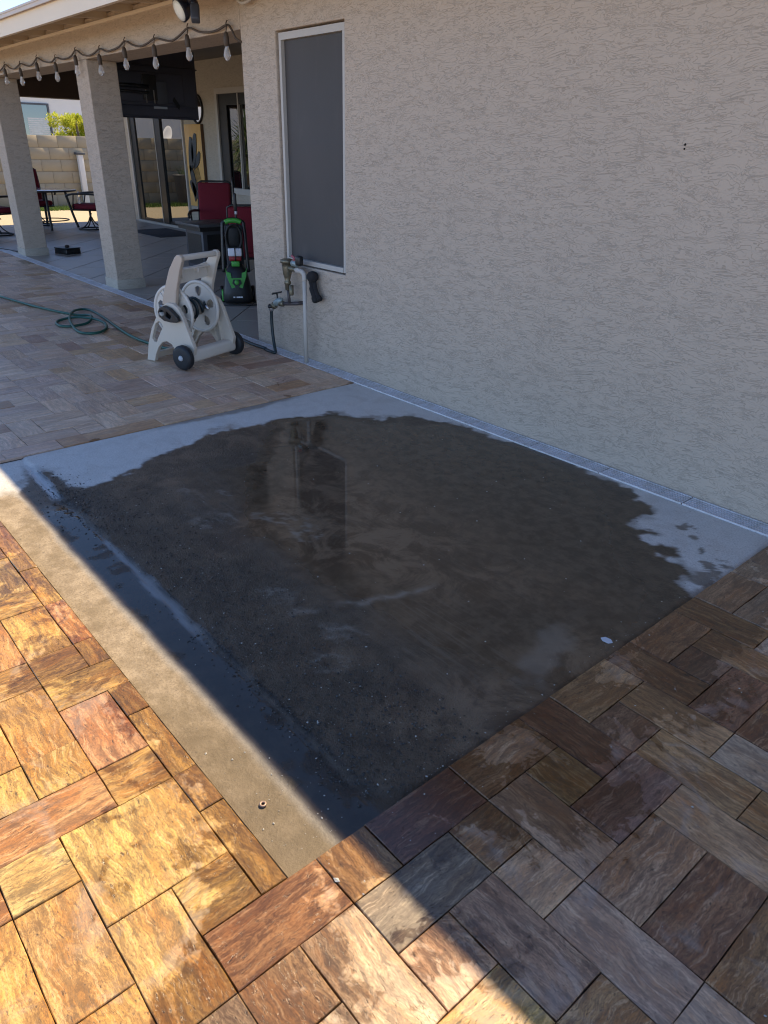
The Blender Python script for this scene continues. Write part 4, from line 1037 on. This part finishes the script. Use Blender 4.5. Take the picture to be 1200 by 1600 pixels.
for k in range(5):
    r_ = .058 + .007 * k; cl.tube([(r_ * math.cos(t * math.pi / 14), .015 - .012 * k, .70 + r_ * 1.6 * math.sin(t * math.pi / 14)) for t in range(28)], .011, 6, None, True, True)
cl.rbox(-.075, .075, -.03, .03, .60, .82, .03); cl.build('hose_coil', M['coil'], pw)
MB().rbox(-.075, .075, -.055, .03, .51, .595, .012).build('soap_tank', M['white_plastic'], pw)
MB().rbox(-.068, .068, -.052, .03, .462, .508, .01).build('tank_band', M['red_plastic'], pw)
MB().rbox(-.045, .045, -.075, .02, .405, .46, .01).build('latch', M['green_plastic'], pw)
MB().tube([(.0, -.06, .60), (.0, -.062, .44)], .006, 6).build('soap_hose', M['black_plastic'], pw)
for sx in (-1, 1):
    MB().lathe([(.03, -.02), (.085, -.02), (.09, 0), (.085, .02), (.03, .02)], 24, T(sx * .175, .085, .09) @ RY(math.pi / 2)).build('wheel', M['black_plastic'], pw)
MB().rbox(-.176, -.155, -.05, .03, .03, .15, .008).build('side_trim', M['green_plastic'], pw)
MB().tube(smooth_path([(.05, .10, .62), (.035, .12, .95), (.02, .13, 1.30)], 4), .012, 8).build('lance', M['black_metal'], pw)
MB().rbox(.02, .055, .10, .15, .96, 1.14, .008).build('lance_grip', M['black_plastic'], pw)
MB().lathe([(.016, 0), (.016, .03)], 10, T(.04, .12, .93)).build('lance_collar', M['white_plastic'], pw)
pc = [(-.16, .05, .02), (-.24, .02, .008), (-.30, .05, .008), (-.26, .12, .008), (-.10, .13, .008), (.1, .05, .008), (.22, -.05, .008), (.25, -.14, .008), (.1, -.20, .008), (-.1, -.185, .008), (-.24, -.10, .008), (-.34, -.04, .008), (-.42, .02, .008)]
MB().tube(smooth_path(pc, 6), .0065, 6).build('power_cord', M['black_plastic'], pw)

# ------------------------------------------------------------------ patio chairs
def patio_chair(name, label, base, loc, rz):
    t = thing(name, label, 'patio chair', loc, rz, 'patio chairs with red cushions')
    b = MB().rbox(-.25, .25, -.26, .24, .40, .50, .035, None, 3); b.build('seat_cushion', M['red_cloth'], t)
    MB().rbox(-.25, .25, -.045, .05, .0, .62, .035, T(0, .25, .47) @ RX(math.radians(-9)), 3).build('back_cushion', M['red_cloth'], t)
    f = MB()
    f.tube([(-.26, .24, .40), (-.26, .29, .70), (-.255, .355, 1.07), (-.2, .37, 1.10), (.2, .37, 1.10), (.255, .355, 1.07), (.26, .29, .70), (.26, .24, .40)], .014, 8)
    f.tube([(-.26, .24, .39), (-.26, -.26, .39), (.26, -.26, .39), (.26, .24, .39)], .014, 8, None, True, True); f.build('seat_frame', M['black_metal'], t)
    for sx in (-1, 1):
        MB().tube(smooth_path([(sx * .27, .29, .68), (sx * .31, .12, .69), (sx * .315, -.12, .69), (sx * .31, -.28, .665), (sx * .305, -.31, .635), (sx * .305, -.285, .62)], 4), .019, 8).tube([(sx * .305, -.16, .68), (sx * .285, -.20, .52), (sx * .265, -.22, .40)], .013, 8).build('arm', M['black_metal'], t)
    if base == 'swivel':
        MB().tube([(.25 * math.cos(k * math.pi / 12), .25 * math.sin(k * math.pi / 12), .022) for k in range(24)], .016, 8, None, True, True).build('base_ring', M['black_metal'], t)
        MB().lathe([(.022, .16), (.022, .39)], 12).tube([(-.01, 0, .30), (-.10, -.02, .31), (-.12, -.02, .29)], .009, 6).build('post', M['black_metal'], t)
        for k in range(4):
            a = math.pi / 4 + k * math.pi / 2; c, s = math.cos(a), math.sin(a)
            MB().tube(smooth_path([(.02 * c, .02 * s, .24), (.07 * c, .07 * s, .14), (.16 * c, .16 * s, .06), (.25 * c, .25 * s, .028)], 4), .012, 7).build('leg', M['black_metal'], t)
    else:
        for (sx, sy) in ((-1, -1), (1, -1), (-1, 1), (1, 1)):
            MB().tube([(sx * .265, sy * .24, .40), (sx * .285, sy * .27 + (.05 if sy > 0 else 0), .0)], .017, 8).build('leg', M['black_metal'], t)
    return t
# chairs at the fire table
patio_chair('patio_chair', 'red cushioned armchair facing out behind the dark fire table', 'legs', (-10.85, 2.36, .001), math.radians(52))
patio_chair('patio_chair', 'red cushioned chair half hidden behind the wall corner beside the pressure washer', 'legs', (-8.45, 1.54, .001), math.radians(240)).scale = (.9, .9, .88)
# dining set at the far end
patio_chair('patio_chair', 'red swivel chair right of the round table, its ring base showing between the columns', 'swivel', (-15.98, 2.33, .001), math.radians(-42))
patio_chair('patio_chair', 'red swivel chair cut by the left picture edge, beyond the farther column', 'swivel', (-15.75, .47, .001), math.radians(200))
patio_chair('patio_chair', 'red chair standing behind the round dining table', 'swivel', (-17.35, 1.72, .001), math.radians(95))

# fire table
ft = thing('fire_table', 'dark square fire table with slate top between the red chairs', 'fire table', (-10.03, 1.86, .001), 0.)
MB().rbox(-.36, .36, -.36, .36, .585, .62, .006).build('top', M['slate'], ft)
MB().box(-.33, .33, -.33, .33, .53, .584).build('apron', M['black_metal'], ft)
MB().rbox(-.26, .26, -.26, .26, .012, .5295, .006).build('base', M['charcoal'], ft)
for k in range(4): MB().box(-.20, .20, -.264, -.2605, .06, .48, RZ(k * math.pi / 2)).build('side_panel', M['black_plastic'], ft)
MB().box(-.352, .352, -.004, .004, .6202, .6215).build('seam', M['dark_gap'], ft)

# round dining table
dt = thing('dining_table', 'round glass topped dining table with dark legs at the far end of the patio', 'table', (-16.72, 1.72, .001))
MB().lathe([(.60, .715), (.615, .72), (.615, .738), (.60, .742)], 48).build('table_top', M['table_glass'], dt)
MB().tube([(.612 * math.cos(k * math.pi / 24), .612 * math.sin(k * math.pi / 24), .722) for k in range(48)], .016, 8, None, True, True).build('rim', M['black_metal'], dt)
for k in range(4):
    a = math.radians(-14) + k * math.pi / 2; c, s = math.cos(a), math.sin(a)
    MB().tube(smooth_path([(.40 * c, .40 * s, .71), (.45 * c, .45 * s, .45), (.50 * c, .50 * s, .22), (.56 * c, .56 * s, .0)], 4), .026, 8).build('leg', M['black_metal'], dt)
MB().tube([(.40 * math.cos(k * math.pi / 12), .40 * math.sin(k * math.pi / 12), .16) for k in range(24)], .012, 6, None, True, True).build('brace', M['black_metal'], dt)
bt = thing('water_bottle', 'clear water bottle standing on the red swivel chair seat', 'bottle', (-16.05, 2.18, .50))
MB().lathe([(.026, 0), (.032, .01), (.032, .13), (.026, .16), (.014, .185), (.014, .20)], 16).build('bottle_body', M['bulb'], bt)
MB().lathe([(.016, .2), (.016, .22)], 12).build('cap', M['white_plastic'], bt)
# low black box beside the farther column and its cord
bx_ = thing('plastic_box', 'low black plastic box on the patio floor beside the farther column', 'box', (-12.62, .66, .001), math.radians(15))
MB().rbox(-.16, .16, -.13, .13, 0, .075, .012).build('box_body', M['black_plastic'], bx_)
MB().rbox(-.165, .165, -.135, .135, .076, .095, .008).build('lid', M['black_plastic'], bx_)
MB().lathe([(.035, .095), (.03, .125), (.01, .13)], 14).build('knob', M['black_plastic'], bx_)
tag(MB().tube(smooth_path([(-15.2, -.35, .014), (-14.2, -.16, .014), (-13.5, -.02, .014), (-13.02, .10, .014), (-12.99, .3, .012)], 6), .008, 6).build('black_cord', M['black_plastic']), 'thin black cord lying on the floor at the foot of the farther column', 'cord')
rg_ = MB().rbox(-.75, .75, -.42, .42, .001, .012, .004).build('doormat', M['rug']); rg_.location = (-14.7, 3.28, .001)
tag(rg_, 'dark patterned mat on the patio floor before the sliding door', 'mat')

# television on a swing arm
tv = thing('television', 'large flat black television seen from behind, hung between column and wall', 'television', (-9.55, .95, 1.885), math.radians(90 - 2))
# local X along the screen, Y = depth with +y away from the camera... back side faces -y
W2, H2 = .615, .74
MB().rbox(-W2, W2, -.012, .03, 0, H2, .006).build('screen_panel', M['tv_plastic'], tv)
MB().rbox(-W2 + .03, W2 - .03, -.045, -.0125, .02, H2 - .18, .012).build('rear_housing', M['tv_plastic'], tv)
MB().rbox(-W2 + .18, W2 - .2, -.062, -.0455, .17, H2 - .25, .008).build('housing_step', M['tv_plastic'], tv)
MB().rbox(-W2 + .05, W2 - .05, -.075, -.0455, .022, .135, .010).build('lower_housing', M['tv_plastic'], tv)
MB().rbox(.05, .19, -.085, -.0625, .16, .40, .006).build('connector_box', M['charcoal'], tv)
MB().rbox(-.12, .05, -.10, -.0625, .19, .46, .006).build('mount_plate', M['black_metal'], tv)
for (x, y) in ((-.1, .14), (.0, .12)): MB().box(x, x + .012, -.105, -.1005, .16, .30).build('mount_rail', M['steel'], tv)
MB().box(.0, .17, -.079, -.0755, .105, .13).build('rating_label', M['tv_light'], tv)
MB().prism([(.255, .20), (.275, .24), (.34, .15), (.325, .10)], -.0765, -.0625, 'y').build('cable_guide', M['dark_gap'], tv)
arm = MB(); arm.tube([(-.06, -.10, .33), (-.25, -.17, .33), (-.52, -.2, .33)], .022, 8); arm.tube([(-.06, -.10, .27), (-.25, -.17, .27), (-.52, -.2, .27)], .016, 8)
arm.rbox(-.62, -.585, -.32, -.20, .14, .46, .006); arm.tube([(-.52, -.20, .22), (-.52, -.2, .40)], .02, 8); arm.tube([(-.52, -.2, .3), (-.60, -.26, .3)], .022, 8)
arm.build('wall_arm', M['black_metal'], tv)

# ceiling fan
fan = thing('ceiling_fan', 'dark ceiling fan in the covered patio, one blade showing past the television', 'ceiling fan', (-12.05, 2.15, 2.62))
MB().lathe([(.04, -.06), (.11, -.04), (.12, .03), (.06, .08), (.015, .10), (.015, .21), (.06, .215), (.06, .235)], 20).build('motor', M['black_metal'], fan)
for k in range(5):
    a = math.radians(52) + k * 2 * math.pi / 5
    MB().prism([(.10, -.04), (.3, -.07), (.62, -.075), (.68, -.05), (.70, 0), (.68, .05), (.62, .07), (.3, .06), (.10, .035)], -.006, .006, 'z', RZ(a) @ RX(math.radians(10))).build('blade', M['black_metal'], fan)

# wall art and mirror
art = thing('wall_art', 'tall honey wood panel with dark feathery shapes on the patio wall', 'wall art', (-14.34, 3.9985, .50))
MB().rbox(-.34, .34, -.06, -.003, 0, 1.46, .006).build('board', M['wood'], art)
MB().box(.3405, .352, -.062, -.001, 0, 1.46).build('edge_strip', M['wood_dark'], art)
def feather(p, q, w_, bow=.05):
    p, q = Vector(p), Vector(q); d = q - p; n_ = Vector((-d.y, d.x)).normalized(); L = []; k = 9
    for i in range(k + 1):
        t = i / k; c = p + d * t + n_ * bow * math.sin(math.pi * t); L.append((c, w_ * math.sin(math.pi * min(1, .08 + t * .92)) ** .7))
    return [(c.x + n_.x * h, c.y + n_.y * h) for c, h in L] + [(c.x - n_.x * h, c.y - n_.y * h) for c, h in reversed(L)]
for (p, q, w_, b_) in (((-.08, 1.24), (-.20, .60), .10, .03), ((.12, 1.30), (-.02, .66), .095, -.04), ((-.20, .74), (-.10, .08), .085, .06), ((.24, .98), (-.02, .70), .07, .02), ((-.24, .46), (-.02, .14), .08, .02)):
    MB().prism(feather(p, q, w_, b_), -.075, -.0605, 'y').build('feather', M['art_blue'], art)
for k in range(9):
    x = -.24 + k * .06; MB().tube([(x * .5 - .02, -.066, .78), (x * .8 + .02, -.068, .45), (x + .12, -.066, .10)], .004, 5).build('stem', M['art_line'], art)
mr = thing('round_mirror', 'round black framed mirror on the patio wall, half hidden by the television', 'mirror', (-14.16, 3.998, 2.215))
mf = MB(); mf.tube([(.215 * math.cos(k * math.pi / 20), -.018, .235 * math.sin(k * math.pi / 20)) for k in range(40)], .022, 8, None, True, True); mf.build('mirror_frame', M['black_metal'], mr)
MB().prism(circ(0, 0, .205, 40, ry=.225), -.014, -.006, 'y').build('mirror_glass', M['mirror'], mr)

# ------------------------------------------------------------------ yard to the west
bw = thing('block_wall', 'tan concrete block garden wall beyond the far end of the patio', 'wall')
BX = -22.9; bl = .53; bh = .30
bmesh0 = MB().rbox(-.075, .075, -bl / 2 + .0035, bl / 2 - .0035, .0035, bh - .0035, .007, None, 1).mesh('block'); bmesh0.materials.append(M['block'])
for r_ in range(6):
    for k in range(-12, 30):
        yy = k * bl + (bl / 2 if r_ % 2 else 0)
        link('block', bmesh0, bw, (BX - .075, yy, r_ * bh - .03))
MB().box(BX - .14, BX - .012, -6.6, 15.9, -.1, 1.765).build('mortar', M['mortar'], bw)
for yy, lab, hh in ((4.75, 'pale slim post with a dark cap standing against the block wall', 1.36),):
    po = thing('garden_post', lab, 'post', (BX + .12, yy, -.06))
    MB().rbox(-.07, .07, -.07, .07, 0, hh, .006).build('post_shaft', M['neighbour'], po); MB().rbox(-.10, .10, -.12, .12, hh, hh + .06, .006).build('post_cap', M['charcoal'], po)
# grass strip at the foot of the wall
gs = MB(); rg2 = random.Random(5)
for k in range(9000):
    x = BX + .35 + rg2.random() ** 1.2 * .75; y = rg2.uniform(-3.5, 9); h_ = rg2.uniform(.04, .12); a = rg2.uniform(0, math.pi); c, s = math.cos(a) * .012, math.sin(a) * .012; lx, ly = rg2.uniform(-.04, .04), rg2.uniform(-.04, .04)
    gs.v += [(x - c, y - s, -.062), (x + c, y + s, -.062), (x + lx, y + ly, h_ - .06)]; n_ = len(gs.v); gs.f.append((n_ - 3, n_ - 2, n_ - 1)); gs.sm.append(False)
tag(gs.build('grass', M['grass'], fix=False), 'narrow strip of green grass along the foot of the block wall', 'grass', None, 'stuff')
# shrubs beyond the wall
def shrub(name, label, loc, r, h, n, mat, seed):
    rg3 = random.Random(seed); t = thing(name, label, 'shrub', loc, 0., 'shrubs beyond the block wall')
    st = MB()
    for k in range(9):
        a = rg3.uniform(0, 6.28); q = r * rg3.uniform(.3, .8)
        st.tube(smooth_path([(0, 0, 0), (q * .3 * math.cos(a), q * .3 * math.sin(a), h * .35), (q * math.cos(a), q * math.sin(a), h * rg3.uniform(.7, .95))], 3), [.03] * 3 + [.018] * 3 + [.008], 5)
    st.build('trunk', M['bark'], t)
    cr = MB(); cl_ = [(Vector((rg3.gauss(0, r * .42), rg3.gauss(0, r * .42), h * rg3.uniform(.35, .92))), r * rg3.uniform(.16, .34)) for _ in range(46)]
    for k in range(n):
        c, q = rg3.choice(cl_); d = Vector((rg3.gauss(0, 1), rg3.gauss(0, 1), rg3.gauss(0, 1))).normalized() * q * rg3.random() ** .4; p = c + d
        dr_ = Vector((rg3.gauss(0, .5), rg3.gauss(0, .5), rg3.uniform(.1, 1.2))).normalized() * rg3.uniform(.05, .13); sd_ = dr_.cross(Vector((rg3.random(), rg3.random(), rg3.random()))).normalized() * .013
        cr.v += [tuple(p - sd_), tuple(p + dr_ * .5 + sd_ * 1.5), tuple(p + dr_), tuple(p + dr_ * .5 - sd_ * 1.5)]; m_ = len(cr.v); cr.f.append((m_ - 4, m_ - 3, m_ - 2, m_ - 1)); cr.sm.append(False)
    for k in range(60):
        a = rg3.uniform(0, 6.28); q = r * rg3.uniform(.2, .7); p = Vector((q * math.cos(a), q * math.sin(a), h * .8)); e = p + Vector((.35 * math.cos(a), .35 * math.sin(a), rg3.uniform(.15, .45))) * r
        cr.tube([p, (p + e) / 2 + Vector((0, 0, .05)), e], [.007, .005, .002], 3)
    cr.build('crown', mat, t, fix=False)
shrub('shrub', 'bright yellow green wispy shrub rising above the block wall', (-25.2, 5.75, -.06), .78, 2.5, 15000, M['leaf_yellow'], 4)
shrub('shrub', 'yellow green shrub behind the wall, seen mirrored in the sliding door', (-25.0, 1.4, -.06), .75, 2.2, 5000, M['leaf_yellow'], 9)
# sword-leaved plants reflected in the patio window
def palm(loc, label, seed, h):
    rg3 = random.Random(seed); t = thing('yucca_plant', label, 'plant', loc, 0., 'yuccas in the gravel yard')
    MB().tube(smooth_path([(0, 0, 0), (.05, .02, h * .5), (.02, .04, h)], 4), [.13, .12, .12, .11, .11, .10, .10, .09, .08], 8).build('trunk', M['bark'], t)
    cr = MB()
    for k in range(330):
        a = rg3.uniform(0, 6.28); el = rg3.uniform(-.9, 1.4); L = rg3.uniform(.6, 1.15); z0 = h * rg3.uniform(.55, 1.05)
        d = Vector((math.cos(a) * math.cos(el), math.sin(a) * math.cos(el), math.sin(el))); s = d.cross(Vector((0, 0, 1))).normalized() * .022
        p0 = Vector((0, 0, z0)); p1 = p0 + d * L * .5; p2 = p0 + d * L + Vector((0, 0, -.16 * L))
        o = len(cr.v); cr.v += [tuple(p0 - s * .6), tuple(p0 + s * .6), tuple(p1 + s), tuple(p1 - s), tuple(p2)]; cr.f += [(o, o + 1, o + 2, o + 3), (o + 3, o + 2, o + 4)]; cr.sm += [False, False]
    cr.build('crown', M['leaf_palm'], t, fix=False)
palm((-19.6, -.25, -.06), 'tall sword leaved yucca in the gravel yard, mirrored in the patio window', 2, 2.0)
palm((-20.6, -1.15, -.06), 'smaller sword leaved yucca farther into the gravel yard', 3, 1.1)
pt = thing('planter', 'dark tall planter before the block wall, mirrored in the sliding door', 'planter', (BX + .45, .33, -.06))
MB().lathe([(.20, 0), (.24, .02), (.31, .80), (.33, .82), (.33, .86), (.29, .86), (.28, .80)], 24).build('pot', M['charcoal'], pt)
pg = MB()
for k in range(50):
    a = k * 2.4; q = .12 * math.sqrt(k / 50); e = .25 + .1 * math.sin(k * 3.1); o = len(pg.v)
    pg.v += [(q * math.cos(a) - .01, q * math.sin(a), .8), (q * math.cos(a) + .01, q * math.sin(a), .8), (q * 3 * math.cos(a), q * 3 * math.sin(a), .8 + e)]; pg.f.append((o, o + 1, o + 2)); pg.sm.append(False)
pg.build('spikes', M['leaf_palm'], pt, fix=False)
# neighbour
nb = thing('neighbour_house', 'pale neighbour house with one window beyond the block wall', 'house', (-30, 0, -.06))
nm_ = MB().box(-8, 0, -14, 24, 0, 3.4); nm_.build('wall', M['neighbour'], nb)
MB().prism([(-14.5, 3.4), (24.5, 3.4), (24.5, 3.5), (5, 4.6), (-14.5, 3.5)], -8.4, .45, 'x').build('roof', M['roof'], nb)
nw = MB(); y0, y1, z0, z1 = 5.30, 6.45, 1.82, 2.82
nw.box(.002, .05, y0 - .06, y0, z0, z1); nw.box(.002, .05, y1, y1 + .06, z0, z1); nw.box(.002, .05, y0 - .06, y1 + .06, z1 + .0005, z1 + .06); nw.box(.002, .08, y0 - .1, y1 + .1, z0 - .07, z0 - .0005)
nwo = nw.build('window', M['charcoal'], nb)
MB().box(.002, .018, y0, y1, z0, z1).build('pane', M['neighbour_glass'], nwo)
for k in range(9): MB().box(.019, .024, y0 + .42, y1 - .02, z0 + .03 + k * .065, z0 + .08 + k * .065).build('blind_slat', M['blind'], nwo)
sdh = thing('satellite_dish', 'small white satellite dish behind the block wall, mirrored in the sliding door', 'satellite dish', (-24.2, -.15, -.06))
sdh.scale = (.62, .62, .94)
MB().tube([(0, 0, 0), (0, 0, 2.0)], .025, 8).build('pole', M['steel'], sdh)
MB().lathe([(.01, 0), (.12, .015), (.24, .06), (.32, .12), (.315, .125), (.23, .072), (.11, .028), (.01, .014)], 28, aim((.02, 0, 2.0), (.35, .85, .45))).build('dish', M['white_plastic'], sdh)

# ------------------------------------------------------------------ small debris
gr = MB(); rg4 = random.Random(11)
ico = [(1, 0, 0), (-1, 0, 0), (0, 1, 0), (0, -1, 0), (0, 0, 1), (0, 0, -.6)]; icf = [(0, 2, 4), (2, 1, 4), (1, 3, 4), (3, 0, 4), (2, 0, 5), (1, 2, 5), (3, 1, 5), (0, 3, 5)]
for k in range(900):
    u_ = rg4.random()
    if u_ < .45: x, y = rg4.uniform(-4.0, -1.05), rg4.gauss(-2.33, .17)
    elif u_ < .62: x, y = rg4.gauss(-1.25, .2), rg4.uniform(-2.83, -2.2)
    elif u_ < .82: x, y = rg4.uniform(-3.9, -1.05), rg4.uniform(-2.6, -.2)
    elif u_ < .9: x, y = -1.03 - abs(rg4.gauss(0, .03)), rg4.uniform(-2.4, -.3)
    else: x, y = rg4.uniform(-1.0, 0), rg4.uniform(-2.4, -.5)
    if not (PX0 + .02 < x and y > PY0 + .02 and y < -.14): continue
    s = .0010 + .0026 * rg4.random() ** 4
    if rg4.random() < .02: s *= 1.9
    zz = (-.009 if y < -2.54 else 0) if x < -1.03 else .006
    M4 = T(x, y, zz + s * .3) @ RZ(rg4.uniform(0, 6)) @ Matrix.Diagonal((s * rg4.uniform(.7, 1.8), s, s * .7, 1))
    gr.add(ico, icf, False, M4)
tag(gr.build('grit', M['grit'], fix=False), 'pale grit and stone chips scattered over the wet concrete', 'grit', None, 'stuff')
ws = MB(); M['wet_sand'] = simple('wet_sand', (.030, .025, .020), .16, vary=.5, sc=90)
for k in range(4200):
    u_ = rg4.random()
    if u_ < .50: x, y = rg4.uniform(-3.5, -1.05), rg4.gauss(-2.36, .10)
    elif u_ < .66: x, y = rg4.gauss(-1.30, .16), rg4.uniform(-2.62, -2.1)
    elif u_ < .86: x, y = rg4.gauss(-3.45, .18) + rg4.gauss(0, .1), rg4.gauss(-2.50, .07)
    else: x, y = rg4.uniform(-2.1, -1.06), rg4.gauss(-2.53, .035)
    if not (PX0 + .03 < x < PX1 - .03 and -2.66 < y < -.2): continue
    s = .0012 + .0042 * rg4.random() ** 3
    ws.add(ico, icf, False, T(x, y, (-.010 if y < -2.55 else 0) + s * .2) @ RZ(rg4.uniform(0, 6)) @ Matrix.Diagonal((s * rg4.uniform(.8, 1.9), s, s * .6, 1)))
tag(ws.build('wet_sand', M['wet_sand'], fix=False), 'dark wet sand and crumbs along the joint of the wet concrete', 'sand', None, 'stuff')
q = ground_pt(411, 1258, -.009)
tag(MB().tube([(q.x + .0075 * math.cos(k * math.pi / 8), q.y + .0075 * math.sin(k * math.pi / 8), -.005) for k in range(16)], .0035, 6, None, True, True).build('metal_ring', M['copper']), 'tiny metal ring lying on the sunlit edge of the concrete', 'ring')
q = ground_pt(948, 1001)
fk = MB().prism([(-.022, -.006), (-.008, -.016), (.015, -.013), (.023, .003), (.008, .014), (-.014, .011)], .0015, .004, 'z', T(q.x, q.y, 0)); tag(fk.build('pale_flake', M['flake']), 'pale bluish flake lying on the wet concrete near its right edge', 'flake')
